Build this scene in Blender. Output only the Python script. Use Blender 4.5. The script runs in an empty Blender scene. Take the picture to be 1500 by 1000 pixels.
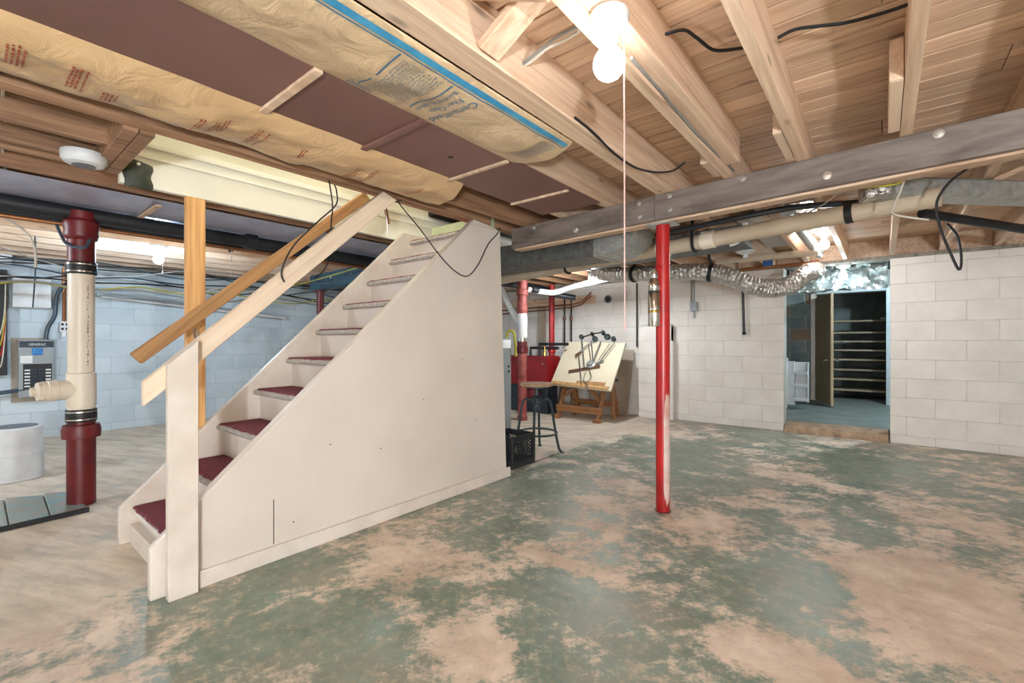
import bpy, bmesh, math, random
from mathutils import Vector, Matrix, noise
random.seed(7)
S = bpy.context.scene
COL = S.collection
R = math.radians

# ------------------------------------------------------------------ camera, world, exposure
F, CH = 667.0, 1.08                       # focal length in pixels of the 1500x1000 frame, eye height
YAW = math.atan2(542, F)
cam_d = bpy.data.cameras.new('camera'); cam = bpy.data.objects.new('camera', cam_d); COL.objects.link(cam)
cam.location = (0, 0, CH); cam.rotation_euler = (R(90), 0, YAW)
cam_d.sensor_width = 36; cam_d.lens = F / 1500 * 36; cam_d.clip_start = .02
S.camera = cam
w = bpy.data.worlds.new('world'); S.world = w; w.use_nodes = True
w.node_tree.nodes['Background'].inputs[0].default_value = (.8, .85, 1, 1)
w.node_tree.nodes['Background'].inputs[1].default_value = .15
S.view_settings.view_transform = 'Standard'; S.view_settings.look = 'None'
S.view_settings.gamma = 1; S.view_settings.use_curve_mapping = False
S.view_settings.exposure = 1.3
S.cycles.max_bounces = 10; S.cycles.diffuse_bounces = 7; S.cycles.sample_clamp_indirect = 6
BULB = dict(main=22, left=300, far=480, right=210, store=45, inner=620, near=290, side=600, stair=125, fill_stand=1120)   # glow of each bulb; inner onward are unseen, added to brighten

fw = Vector((-math.sin(YAW), math.cos(YAW), 0)); rt = Vector((math.cos(YAW), math.sin(YAW), 0))
def ray(px, py): return fw + rt * ((px - 750) / F) + Vector((0, 0, (500 - py) / F))
EYE = Vector((0, 0, CH))
def az(px, py, z=0): r = ray(px, py); return EYE + r * ((z - CH) / r.z)
def ax(px, py, X): r = ray(px, py); return EYE + r * (X / r.x)
def ay(px, py, Y): r = ray(px, py); return EYE + r * (Y / r.y)

# ------------------------------------------------------------------ materials
def lin(c):
    return tuple(((v / 255) / 12.92 if v / 255 <= .04045 else ((v / 255 + .055) / 1.055) ** 2.4) for v in c) + (1,)
class NT:
    def __init__(s, name):
        s.m = bpy.data.materials.new(name); s.m.use_nodes = True; s.t = s.m.node_tree
        s.b = s.t.nodes['Principled BSDF']
    def n(s, typ, **k):
        o = s.t.nodes.new('ShaderNode' + typ)
        for a, b in k.items(): setattr(o, a, b)
        return o
    def l(s, a, b): s.t.links.new(a, b)
    def mix(s, fac, a, b):
        o = s.n('Mix', data_type='RGBA')
        for i, v in ((0, fac), (6, a), (7, b)):
            if hasattr(v, 'node'): s.l(v, o.inputs[i])
            else: o.inputs[i].default_value = v
        return o.outputs[2]
    def math(s, op, a, b=None, clamp=False):
        o = s.n('Math', operation=op, use_clamp=clamp)
        for i, v in ((0, a), (1, b)):
            if v is None: continue
            if hasattr(v, 'node'): s.l(v, o.inputs[i])
            else: o.inputs[i].default_value = v
        return o.outputs[0]
    def pos(s, rnd=True, stretch=(1, 1, 1), rot=(0, 0, 0)):
        g = s.n('NewGeometry'); out = g.outputs['Position']
        if rnd:
            oi = s.n('ObjectInfo'); k = s.math('MULTIPLY', oi.outputs['Random'], 37.0)
            va = s.n('VectorMath', operation='ADD'); s.l(out, va.inputs[0]); s.l(k, va.inputs[1]); out = va.outputs[0]
        if any(rot):
            m0 = s.n('Mapping'); m0.inputs['Rotation'].default_value = rot; s.l(out, m0.inputs[0]); out = m0.outputs[0]
        mp = s.n('Mapping'); mp.inputs['Scale'].default_value = stretch
        s.l(out, mp.inputs[0]); return mp.outputs[0]
    def noise(s, vec, scale, detail=6, rough=.6, dist=0):
        o = s.n('TexNoise'); o.inputs['Scale'].default_value = scale; o.inputs['Detail'].default_value = detail
        o.inputs['Roughness'].default_value = rough; o.inputs['Distortion'].default_value = dist
        s.l(vec, o.inputs['Vector']); return o.outputs['Fac']
    def ramp(s, fac, stops):
        o = s.n('ValToRGB'); e = o.color_ramp.elements
        while len(e) < len(stops): e.new(.5)
        for i, (p, c) in enumerate(stops): e[i].position = p; e[i].color = c if len(c) == 4 else lin(c)
        s.l(fac, o.inputs[0]); return o.outputs[0]
    def bump(s, h, strength, dist=.01):
        o = s.n('Bump'); o.inputs['Strength'].default_value = strength; o.inputs['Distance'].default_value = dist
        s.l(h, o.inputs['Height']); s.l(o.outputs[0], s.b.inputs['Normal'])
MATS = {}
def plain(name, c, rough=.6, metal=0, c2=None, scale=6, bump=0, detail=5, lo=.35, hi=.65, rnd=True, stretch=(1, 1, 1), bd=.01):
    t = NT(name); c2 = c2 or tuple(max(0, v * .88) for v in c)
    f = t.noise(t.pos(rnd, stretch), scale, detail)
    t.l(t.ramp(f, [(lo, c2), (hi, c)]), t.b.inputs['Base Color'])
    t.b.inputs['Roughness'].default_value = rough; t.b.inputs['Metallic'].default_value = metal
    if bump: t.bump(f, bump, bd)
    MATS[name] = t.m; return t
def wood(name, light, dark, axis=0, rot=(0, 0, 0), rough=.65, along=1.2, across=26, knots=True):
    t = NT(name); st = [across] * 3; st[axis] = along
    f = t.noise(t.pos(True, tuple(st), rot), 1, 5, .65, .6)
    c = t.ramp(f, [(.3, dark), (.62, light)])
    oi = t.n('ObjectInfo')                                             # board to board tone
    hs = t.n('HueSaturation'); t.l(t.math('MULTIPLY_ADD', oi.outputs['Random'], .3), hs.inputs['Value'])
    hs.inputs['Value'].links[0].from_node.inputs[2].default_value = .84
    t.l(c, hs.inputs['Color']); c = hs.outputs[0]
    if knots:
        st2 = [9] * 3; st2[axis] = 3
        v = t.n('TexVoronoi'); v.inputs['Scale'].default_value = 1; t.l(t.pos(True, tuple(st2), rot), v.inputs['Vector'])
        k = t.ramp(v.outputs['Distance'], [(.06, (255, 255, 255)), (.15, (0, 0, 0))])
        c = t.mix(t.math('MULTIPLY', k, .55), c, lin(tuple(q * .5 for q in dark)))
    t.l(c, t.b.inputs['Base Color']); t.b.inputs['Roughness'].default_value = rough
    t.bump(f, .15, .004); MATS[name] = t.m
plain('block_paint', (226, 220, 213), .55, c2=(214, 207, 199), scale=3, bump=.25, bd=.006)
plain('mortar_paint', (205, 199, 192), .7, scale=9, bump=.2)
plain('block_paint_blue', (205, 216, 222), .55, c2=(186, 200, 208), scale=2, bump=.25, bd=.006)
plain('mortar_paint_blue', (182, 196, 205), .7, scale=9, bump=.2)
plain('bare_block', (138, 146, 144), .85, c2=(108, 118, 120), scale=4, bump=.4)
plain('bare_block_tan', (158, 132, 112), .85, scale=4, bump=.4)
plain('mortar_bare', (165, 168, 162), .9, scale=9, bump=.3)
plain('cream', (216, 206, 195), .45, c2=(208, 197, 185), scale=1.6, bump=.06)
plain('cream_trim', (220, 210, 199), .42, c2=(206, 194, 181), scale=5, bump=.08)
plain('well_cream', (234, 231, 218), .5, c2=(228, 224, 208), scale=2, bump=.05)
plain('green_cream', (190, 200, 160), .5, scale=3)
wood('deck', (230, 198, 170), (194, 158, 130), 0)
wood('joist_wood', (222, 196, 170), (184, 150, 124), 1)
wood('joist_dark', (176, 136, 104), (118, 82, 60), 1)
wood('block_wood', (218, 190, 164), (178, 142, 114), 0)
wood('pine_z', (216, 170, 112), (186, 132, 78), 2, across=40)
wood('pine_rail', (196, 148, 96), (150, 104, 64), 1, rot=(R(-43), 0, 0), across=40)
wood('cream_rail', (236, 216, 192), (222, 196, 170), 1, rot=(R(-43), 0, 0), across=30, knots=False)
wood('oak_trestle', (158, 108, 64), (104, 66, 38), 0)
wood('shelf_wood', (176, 160, 136), (136, 120, 98), 0)
wood('door_wood', (176, 150, 120), (150, 124, 96), 2, knots=False)
wood('seat_wood', (200, 164, 128), (160, 120, 86), 0)
wood('beam_face', (122, 112, 106), (80, 70, 65), 0, rough=.45, along=2, across=14, knots=False)
wood('plank_grey', (136, 128, 116), (88, 82, 72), 1)
plain('hardboard', (128, 92, 84), .5, c2=(112, 78, 70), scale=1.2, detail=3)
plain('steel_bolt', (215, 215, 212), .3, .9, scale=30)
plain('red_paint', (186, 34, 34), .3, c2=(150, 24, 26), scale=5, bump=.05)
plain('dark_red', (112, 20, 24), .42, c2=(84, 14, 18), scale=7, bump=.15)
plain('rust_red', (170, 92, 84), .6, c2=(130, 50, 46), scale=14, bump=.3)
plain('white_smear', (214, 200, 192), .45, c2=(196, 150, 140), scale=9)
plain('rubber', (22, 24, 26), .5, scale=10)
plain('black_iron', (38, 40, 44), .45, .2, scale=12, bump=.2)
plain('pvc', (226, 214, 196), .4, c2=(216, 200, 180), scale=3)
plain('pvc_white', (228, 226, 222), .35, scale=4)
plain('pvc_tan', (196, 180, 158), .45, c2=(178, 160, 136), scale=3)
plain('ink', (52, 48, 46), .7, scale=20)
plain('ink_blue', (40, 120, 160), .6, c2=(28, 96, 136), scale=20)
plain('ink_red', (160, 74, 50), .6, c2=(140, 60, 44), scale=30)
plain('blue_tape', (70, 152, 190), .4, c2=(44, 122, 164), scale=12)
plain('grey_metal', (150, 156, 158), .4, .3, scale=3)
plain('dark_metal', (46, 56, 66), .45, .2, scale=3)
plain('galv', (172, 172, 168), .4, .35, c2=(144, 146, 144), scale=22, detail=2)
plain('galv_dark', (112, 112, 110), .5, .4, c2=(88, 88, 88), scale=22, detail=2)
plain('chrome', (224, 220, 214), .14, 1, scale=4)
plain('brass', (196, 156, 84), .3, .9, scale=4)
plain('copper', (176, 118, 78), .4, .7, scale=12)
plain('white_plastic', (226, 228, 230), .4, scale=4)
plain('grille_dark', (120, 126, 134), .6, scale=4)
plain('white_paper', (232, 232, 230), .7, scale=4)
plain('cable_white', (214, 206, 192), .5, scale=6)
plain('cable_black', (30, 30, 34), .45, scale=6)
plain('cable_blue', (66, 82, 96), .4, scale=6)
plain('cable_yellow', (190, 180, 60), .5, scale=6)
plain('cable_grey', (138, 134, 128), .5, scale=6)
plain('cord_pink', (206, 170, 164), .6, scale=6)
plain('blue_box', (36, 92, 160), .4, scale=6)
plain('screen_blue', (60, 140, 200), .4, c2=(24, 84, 150), scale=30)
plain('olive', (62, 66, 48), .6, c2=(40, 44, 34), scale=14, bump=.3)
plain('beam_teal', (44, 84, 100), .45, c2=(28, 58, 74), scale=6)
plain('board_cream', (226, 214, 188), .5, c2=(218, 204, 176), scale=2)
plain('panel_tan', (170, 158, 142), .6, scale=2)
plain('stool_steel', (66, 76, 78), .4, .5, scale=9)
plain('crate_black', (28, 28, 30), .5, scale=9)
plain('boiler_red', (150, 22, 26), .35, c2=(118, 16, 20), scale=5)
plain('concrete', (176, 168, 154), .8, c2=(146, 138, 124), scale=4, bump=.3)
plain('concrete_sill', (176, 150, 124), .9, c2=(140, 116, 94), scale=9, bump=.6)
plain('store_floor', (138, 148, 144), .5, c2=(116, 124, 118), scale=3, bump=.1)
plain('dark_void', (48, 44, 42), .9, scale=3)
plain('sheet_lavender', (196, 196, 214), .4, .35, c2=(170, 172, 194), scale=5)
plain('bronze', (120, 84, 66), .5, .4, scale=9)
plain('nosing', (186, 180, 172), .9, c2=(150, 142, 134), scale=60, bump=.5)
plain('water_pan', (120, 150, 148), .25, c2=(150, 140, 124), scale=9)
# burgundy carpet pile
t = plain('carpet', (128, 54, 66), .95, c2=(96, 34, 46), scale=70, bump=.8)
# foil: crinkled metal
def foil(name, c, rough, sc, st):
    t = NT(name); p = t.pos(True)
    v = t.n('TexVoronoi', feature='F1'); v.inputs['Scale'].default_value = sc; t.l(p, v.inputs['Vector'])
    f = t.math('ADD', v.outputs['Distance'], t.math('MULTIPLY', t.noise(p, sc * 1.7, 4), .7))
    t.b.inputs['Base Color'].default_value = lin(c); t.b.inputs['Metallic'].default_value = .85
    t.b.inputs['Roughness'].default_value = rough; t.bump(f, st, .02); MATS[name] = t.m
foil('foil', (206, 202, 198), .3, 26, .8)
foil('foil_bag', (206, 218, 220), .34, 8, 1.0)
# kraft paper with wrinkles under a plastic sheen
def kraft(name, a, b, plast):
    t = NT(name); p = t.pos(False)
    f = t.noise(p, 7, 7, .62, 1.2); g = t.noise(p, 3, 3, .5, .4)
    c = t.mix(g, lin(b), lin(a)); c = t.mix(t.ramp(f, [(.42, (60, 60, 60)), (.5, (0, 0, 0))]), c, lin(tuple(q * .72 for q in b)))
    t.l(c, t.b.inputs['Base Color']); t.b.inputs['Roughness'].default_value = .38
    t.b.inputs['Coat Weight'].default_value = plast; t.b.inputs['Coat Roughness'].default_value = .2
    t.bump(f, .8, .02); MATS[name] = t.m
kraft('kraft', (214, 180, 138), (194, 158, 114), .35); kraft('kraft_pale', (218, 192, 158), (200, 170, 132), .15)
def emit(name, c, s):
    t = NT(name); t.b.inputs['Base Color'].default_value = (1, 1, 1, 1)
    t.b.inputs['Emission Color'].default_value = c; t.b.inputs['Emission Strength'].default_value = s; MATS[name] = t.m
for k, c in dict(main=(1, .97, .92, 1), left=(.58, .8, 1, 1), far=(.9, .96, 1, 1), right=(.95, .98, 1, 1), store=(.72, .92, 1, 1), inner=(.72, .92, 1, 1),
                 near=(.87, .94, 1, 1), side=(.78, .9, 1, 1), stair=(1, .98, .88, 1), fill_stand=(.87, .94, 1, 1)).items():
    emit('glow_' + k, c, BULB[k])

# painted and worn concrete floor
t = NT('floor_paint'); p = t.pos(False)
big = t.noise(p, 1.15, 7, .62, .4); mid = t.noise(p, 4.5, 9, .72, .2); fine = t.noise(p, 19, 8, .75); grit = t.noise(p, 75, 4, .7)
st = t.noise(t.pos(False, (1.3, 6, 1), (0, 0, R(-22))), 1.5, 10, .7)
scr = t.noise(t.pos(False, (9, 1.2, 1), (0, 0, R(35))), 3, 8, .75)
val = t.math('ADD', t.math('MULTIPLY', big, .7), t.math('MULTIPLY', mid, .68))
val = t.math('ADD', val, t.math('MULTIPLY', fine, .42)); val = t.math('ADD', val, t.math('MULTIPLY', scr, .3)); val = t.math('ADD', val, t.math('MULTIPLY', grit, .12))
g = t.n('NewGeometry'); sep = t.n('SeparateXYZ'); t.l(g.outputs['Position'], sep.inputs[0])
def blob(px, py, rx, ry, amp):                 # paint worn off (+) or kept (-) round a spot of the slab
    global val
    c = az(px, py, 0)
    dx = t.math('DIVIDE', t.math('SUBTRACT', sep.outputs[0], c.x), rx); dy = t.math('DIVIDE', t.math('SUBTRACT', sep.outputs[1], c.y), ry)
    d = t.math('ADD', t.math('MULTIPLY', dx, dx), t.math('MULTIPLY', dy, dy))
    k = t.math('POWER', 2.718, t.math('MULTIPLY', d, -1.0))
    val = t.math('ADD', val, t.math('MULTIPLY', k, amp))
for b in [(700, 950, .2, .13, .3), (1380, 880, .34, .5, .3), (1150, 965, .3, .12, .2), (1160, 700, .26, .16, .22), (880, 740, .2, .08, .14), (820, 820, .3, .09, .2), (1030, 765, .2, .2, .16), (1180, 765, .14, .1, .14),
          (650, 815, .16, .14, .2), (1420, 770, .25, .3, .2), (900, 625, .8, .35, .2), (1000, 670, .2, .4, -.14), (1150, 850, .26, .26, -.18), (880, 880, .28, .16, -.1), (450, 910, .3, .2, -.16), (540, 960, .2, .15, -.12),
          (800, 720, .3, .2, -.12), (1260, 670, .4, .25, -.14), (1270, 780, .2, .2, -.16), (1060, 650, .4, .2, -.08), (330, 960, .15, .2, -.06)]: blob(*b)
edge = t.ramp(t.math('DIVIDE', t.math('ADD', t.math('ADD', sep.outputs[0], 4.2), t.math('MULTIPLY', mid, .3)), 2.1), [(.76, (255, 255, 255)), (.98, (0, 0, 0))])   # the stair side was never painted
val = t.math('ADD', val, t.math('MULTIPLY', edge, .3))
worn = t.ramp(t.math('SUBTRACT', val, .55), [(.545, (0, 0, 0)), (.65, (255, 255, 255))])
green = t.mix(t.ramp(mid, [(.36, (0, 0, 0)), (.66, (255, 255, 255))]), lin((108, 126, 111)), lin((144, 156, 142)))
green = t.mix(t.ramp(t.noise(p, 2.1, 6), [(.5, (0, 0, 0)), (.68, (220, 220, 220))]), green, lin((158, 148, 132)))
green = t.mix(t.ramp(t.noise(p, 1.6, 6, .7, .5), [(.56, (0, 0, 0)), (.68, (200, 200, 200))]), green, lin((136, 166, 160)))
green = t.mix(t.ramp(fine, [(.5, (0, 0, 0)), (.68, (215, 215, 215))]), green, lin((198, 174, 150)))
bare = t.mix(t.ramp(mid, [(.36, (0, 0, 0)), (.62, (255, 255, 255))]), lin((198, 178, 158)), lin((230, 214, 196)))
bare = t.mix(t.ramp(t.noise(p, 2.6, 5, .65), [(.5, (0, 0, 0)), (.66, (255, 255, 255))]), bare, lin((198, 176, 156)))
bare = t.mix(t.ramp(fine, [(.34, (170, 170, 170)), (.44, (0, 0, 0))]), bare, lin((150, 132, 112)))
streak = t.mix(t.ramp(st, [(.36, (0, 0, 0)), (.6, (255, 255, 255))]), lin((186, 172, 154)), lin((226, 210, 190)))
streak = t.mix(t.ramp(fine, [(.56, (0, 0, 0)), (.68, (180, 180, 180))]), streak, lin((150, 150, 146)))
streak = t.mix(t.ramp(t.noise(p, 3.1, 7, .7), [(.56, (0, 0, 0)), (.66, (150, 150, 150))]), streak, lin((134, 160, 158)))
bare = t.mix(edge, bare, streak)
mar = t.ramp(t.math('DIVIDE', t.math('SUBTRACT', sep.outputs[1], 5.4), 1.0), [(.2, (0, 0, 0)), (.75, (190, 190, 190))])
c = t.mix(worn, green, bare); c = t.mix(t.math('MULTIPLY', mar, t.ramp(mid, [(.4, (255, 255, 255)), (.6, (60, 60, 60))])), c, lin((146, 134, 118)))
t.l(c, t.b.inputs['Base Color'])
t.l(t.math('MULTIPLY_ADD', worn, .3), t.b.inputs['Roughness']); t.b.inputs['Roughness'].links[0].from_node.inputs[2].default_value = .38
t.bump(t.math('ADD', t.math('MULTIPLY', worn, -.5), t.math('ADD', t.math('MULTIPLY', fine, .5), scr)), .22, .006); MATS['floor_paint'] = t.m

# ------------------------------------------------------------------ mesh helpers
class MB:
    def __init__(s): s.v = []; s.f = []
    def add(s, vs, fs):
        o = len(s.v); s.v += [Vector(v) for v in vs]; s.f += [tuple(i + o for i in f) for f in fs]; return s
    def box(s, x0, x1, y0, y1, z0, z1):
        x0, x1 = sorted((x0, x1)); y0, y1 = sorted((y0, y1)); z0, z1 = sorted((z0, z1))
        return s.add([(x, y, z) for x in (x0, x1) for y in (y0, y1) for z in (z0, z1)],
                     [(0, 1, 3, 2), (4, 6, 7, 5), (0, 4, 5, 1), (2, 3, 7, 6), (0, 2, 6, 4), (1, 5, 7, 3)])
    def bar(s, a, b, w, h, up=(0, 0, 1)):              # rectangular bar from a to b; w sideways, h along up
        a, b = Vector(a), Vector(b); d = (b - a).normalized(); up = Vector(up)
        sd = d.cross(up).normalized(); u = sd.cross(d).normalized()
        vs = [q + sd * (i * w / 2) + u * (j * h / 2) for q in (a, b) for i in (-1, 1) for j in (-1, 1)]
        return s.add(vs, [(0, 2, 3, 1), (4, 5, 7, 6), (0, 1, 5, 4), (2, 6, 7, 3), (0, 4, 6, 2), (1, 3, 7, 5)])
    def tube(s, pts, r, n=8, smooth=0, cap=True):
        pts = [Vector(p) for p in pts]
        if smooth: pts = spline(pts, smooth)
        rs = r if isinstance(r, (list, tuple)) else [r] * len(pts)
        if len(rs) != len(pts): rs = [rs[int(i * (len(rs) - 1) / max(1, len(pts) - 1))] for i in range(len(pts))]
        T = []
        for i in range(len(pts)):
            d = pts[min(i + 1, len(pts) - 1)] - pts[max(i - 1, 0)]; T.append(d.normalized() if d.length > 1e-9 else Vector((0, 0, 1)))
        u = T[0].orthogonal().normalized(); o = len(s.v)
        for i, p_ in enumerate(pts):
            u = (u - T[i] * u.dot(T[i])); u = u.normalized() if u.length > 1e-6 else T[i].orthogonal().normalized()
            wv = T[i].cross(u)
            for k in range(n):
                a = 2 * math.pi * k / n; s.v.append(p_ + (u * math.cos(a) + wv * math.sin(a)) * rs[i])
        for i in range(len(pts) - 1):
            for k in range(n):
                a, b = o + i * n + k, o + i * n + (k + 1) % n
                s.f.append((a, b, b + n, a + n))
        if cap:
            s.f.append(tuple(o + k for k in range(n))[::-1]); e = o + (len(pts) - 1) * n
            s.f.append(tuple(e + k for k in range(n)))
        return s
    def lathe(s, c, prof, n=20, axis=(0, 0, 1)):       # profile of (radius, height) turned about axis through c
        c = Vector(c); q = Vector((0, 0, 1)).rotation_difference(Vector(axis)); o = len(s.v)
        for r, h in prof:
            for k in range(n):
                a = 2 * math.pi * k / n; s.v.append(c + q @ Vector((r * math.cos(a), r * math.sin(a), h)))
        for i in range(len(prof) - 1):
            for k in range(n):
                a, b = o + i * n + k, o + i * n + (k + 1) % n
                s.f.append((a, b, b + n, a + n))
        s.f.append(tuple(o + k for k in range(n))[::-1]); e = o + (len(prof) - 1) * n
        s.f.append(tuple(e + k for k in range(n)))
        return s
    def prism(s, poly, axis, a, b):                    # polygon in the other two axes, extruded along axis
        n = len(poly)
        def mk(q, t_): return {'x': (t_, q[0], q[1]), 'y': (q[0], t_, q[1]), 'z': (q[0], q[1], t_)}[axis]
        s.add([mk(q, a) for q in poly] + [mk(q, b) for q in poly],
              [tuple(range(n))[::-1], tuple(range(n, 2 * n))] + [(i, (i + 1) % n, n + (i + 1) % n, n + i) for i in range(n)])
        return s
    def mesh(s, name, off=(0, 0, 0), bevel=0, seg=1, ang=35):
        off = Vector(off); bm = bmesh.new()
        vs = [bm.verts.new(v - off) for v in s.v]
        for f in s.f:
            try: bm.faces.new([vs[i] for i in f])
            except ValueError: pass
        bmesh.ops.recalc_face_normals(bm, faces=bm.faces)
        if bevel:
            es = [e for e in bm.edges if len(e.link_faces) == 2 and e.calc_face_angle() > R(40)]
            bmesh.ops.bevel(bm, geom=es, offset=bevel, segments=seg, affect='EDGES', clamp_overlap=True)
        me = bpy.data.meshes.new(name); bm.to_mesh(me); bm.free()
        me.polygons.foreach_set('use_smooth', [True] * len(me.polygons)); me.set_sharp_from_angle(angle=R(ang))
        return me
def spline(p, k):
    out = []
    for i in range(len(p) - 1):
        a, b, c, d = p[max(i - 1, 0)], p[i], p[i + 1], p[min(i + 2, len(p) - 1)]
        for j in range(k):
            u = j / k
            out.append(.5 * ((2 * b) + (c - a) * u + (2 * a - 5 * b + 4 * c - d) * u * u + (3 * b - a - 3 * c + d) * u ** 3))
    return out + [p[-1]]
OFF = {}
def obj(name, me, mat, parent=None, loc=(0, 0, 0)):
    o = bpy.data.objects.new(name, me); COL.objects.link(o); o.location = loc
    if me is not None and mat and not me.materials: me.materials.append(MATS[mat])
    if parent: o.parent = parent
    return o
def thing(name, label, cat, loc=(0, 0, 0), group=None, kind=None):
    o = bpy.data.objects.new(name, None); COL.objects.link(o); o.location = loc; o.empty_display_size = .1
    o['label'] = label; o['category'] = cat
    if group: o['group'] = group
    if kind: o['kind'] = kind
    OFF[o] = Vector(loc); return o
def part(root, name, mb, mat, bevel=0, label=None, seg=1):
    off = OFF[root]; o = obj(name, mb.mesh(name, off, bevel, seg), mat, root); OFF[o] = off
    if label: o['label'] = label
    return o
def single(name, mb, mat, label, cat, group=None, bevel=0, kind=None):
    xs = [v.x for v in mb.v]; ys = [v.y for v in mb.v]; zs = [v.z for v in mb.v]
    loc = Vector(((min(xs) + max(xs)) / 2, (min(ys) + max(ys)) / 2, min(zs)))
    o = obj(name, mb.mesh(name, loc, bevel), mat, None, loc); OFF[o] = loc
    o['label'] = label; o['category'] = cat
    if group: o['group'] = group
    if kind: o['kind'] = kind
    return o
def struct(name, mb, mat, bevel=0, label=None, cat=None):
    o = obj(name, mb.mesh(name, (0, 0, 0), bevel), mat); o['kind'] = 'structure'; OFF[o] = Vector((0, 0, 0))
    if label: o['label'] = label; o['category'] = cat
    return o
_ub = MB().box(-.5, .5, -.5, .5, -.5, .5)
def unit(name, bevel=.02): return _ub.mesh(name, (0, 0, 0), bevel)
def text(s, size, mat_fn):
    cu = bpy.data.curves.new('lettering', 'FONT'); cu.body = s; cu.size = size; cu.align_x = 'LEFT'
    o = bpy.data.objects.new('lettering', cu); COL.objects.link(o); dg = bpy.context.evaluated_depsgraph_get(); dg.update()
    me = bpy.data.meshes.new_from_object(o.evaluated_get(dg)); bpy.data.objects.remove(o)
    for v in me.vertices: v.co = mat_fn(v.co.x, v.co.y)
    return me

# ------------------------------------------------------------------ the setting
ZJ, ZD = 2.0, 2.19            # underside of joists, underside of deck
YB, XL, XR, YN = 6.33, -7.3, 3.0, -2.6
struct('floor', MB().box(XL - .3, XR + .2, YN - .2, YB + .02, -.12, 0), 'floor_paint')
struct('floor_storage', MB().box(-2.6, 1.6, YB + .25, 10.6, -.12, .1), 'store_floor')
OX0, OX1 = -.92, .065         # doorway to the storage room
wb = struct('wall_back', MB().box(XL - .2, OX0 - .006, YB + .0035, YB + .25, 0, 1.965).box(OX1 + .006, XR + .2, YB + .0035, YB + .25, 0, 1.965), 'mortar_paint')
UB = {}
def blk(mat):
    if mat not in UB: UB[mat] = unit('block', .03); UB[mat].materials.append(MATS[mat])
    return UB[mat]
def course(parent, mat, plane, axis, a0, a1, z0, z1, joint, L=.45, sgn=1, gap=.005, proud=.03):
    """one course of blocks between a0 and a1, head joints at joint + k*L"""
    k = math.floor((a0 - joint) / L); cuts = [a0]
    while joint + k * L < a1:
        q = joint + k * L
        if q > a0 + .03 and q < a1 - .03: cuts.append(q)
        k += 1
    cuts.append(a1)
    for q0, q1 in zip(cuts, cuts[1:]):
        o = obj('block', blk(mat), None, parent); j = random.uniform(-.001, .001)
        cz = (z0 + z1) / 2
        if axis == 'x': o.location = ((q0 + q1) / 2, plane + sgn * proud / 2 + j, cz); o.scale = (q1 - q0 - gap, proud, z1 - z0 - gap)
        else: o.location = (plane + sgn * proud / 2 + j, (q0 + q1) / 2, cz); o.scale = (proud, q1 - q0 - gap, z1 - z0 - gap)
rows = [(0, .09)] + [(.09 + .2 * i, .29 + .2 * i) for i in range(9)] + [(1.89, 1.965)]
for i, (z0, z1) in enumerate(rows):
    jt = .2 if i % 2 else .425
    course(wb, 'block_paint', YB, 'x', -5.4, OX0, z0, z1, jt)
    course(wb, 'block_paint', YB, 'x', OX1, 2.0, z0, z1, jt)
wl = struct('wall_left', MB().box(XL - .25, XL - .003, YN - .2, YB + .2, 0, 1.965), 'mortar_paint_blue')
for i, (z0, z1) in enumerate(rows): course(wl, 'block_paint_blue', XL, 'y', -.6, 4.6, z0, z1, .1 if i % 2 else .325, sgn=-1)
struct('wall_right', MB().box(XR, XR + .2, YN - .2, YB + .2, 0, 2.2), 'block_paint')
struct('wall_near', MB().box(XL - .2, XR + .2, YN - .2, YN, 0, 2.2), 'block_paint')
sp = struct('trim_1', MB().box(XL - .2, XR + .2, YB - .01, YB + .2, 1.965, ZJ), 'plank_grey')          # sill plates on the masonry
part(sp, 'sill_plate', MB().box(XL - .2, XL + .0, YN, YB, 1.965, ZJ), 'plank_grey')
part(sp, 'rim_board', MB().box(XL - .2, XR + .2, YB + .1, YB + .14, ZJ, 2.22), 'joist_wood')
part(sp, 'rim_board', MB().box(XL - .14, XL - .1, YN, YB, ZJ, 2.22), 'joist_wood')
part(sp, 'rim_board', MB().box(XL - .1, XR, YN + .02, YN + .06, ZJ, 2.22), 'joist_wood')
# raised rough kerb of the doorway
kb = MB(); n = 14
for i in range(n):
    x0 = OX0 + .01 + (OX1 - OX0 - .02) * i / n; x1 = OX0 + .01 + (OX1 - OX0 - .02) * (i + 1) / n
    kb.prism([(YB - .03 - random.uniform(0, .04), 0), (YB - .01, .07 + random.uniform(0, .012)), (YB + .27, .1), (YB + .27, 0)], 'x', x0, x1)
struct('trim_2', kb, 'concrete_sill')
# block pier against the back wall
P0, P1 = -2.72, -2.22
pw = struct('wall_pier', MB().box(P0 + .01, P1 - .03, YB - .09, YB + .01, 0, 1.32), 'mortar_paint', bevel=.01)
for i in range(7):
    z0 = .0 if i == 0 else .09 + .2 * (i - 1); z1 = min(1.33, .09 + .2 * i)
    b = part(pw, 'block', MB().box(P0, P1 - .03 * (i == 6), YB - .1, YB - .004, z0 + .0012, z1 - .0012), 'block_paint', bevel=.005, seg=2)
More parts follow.
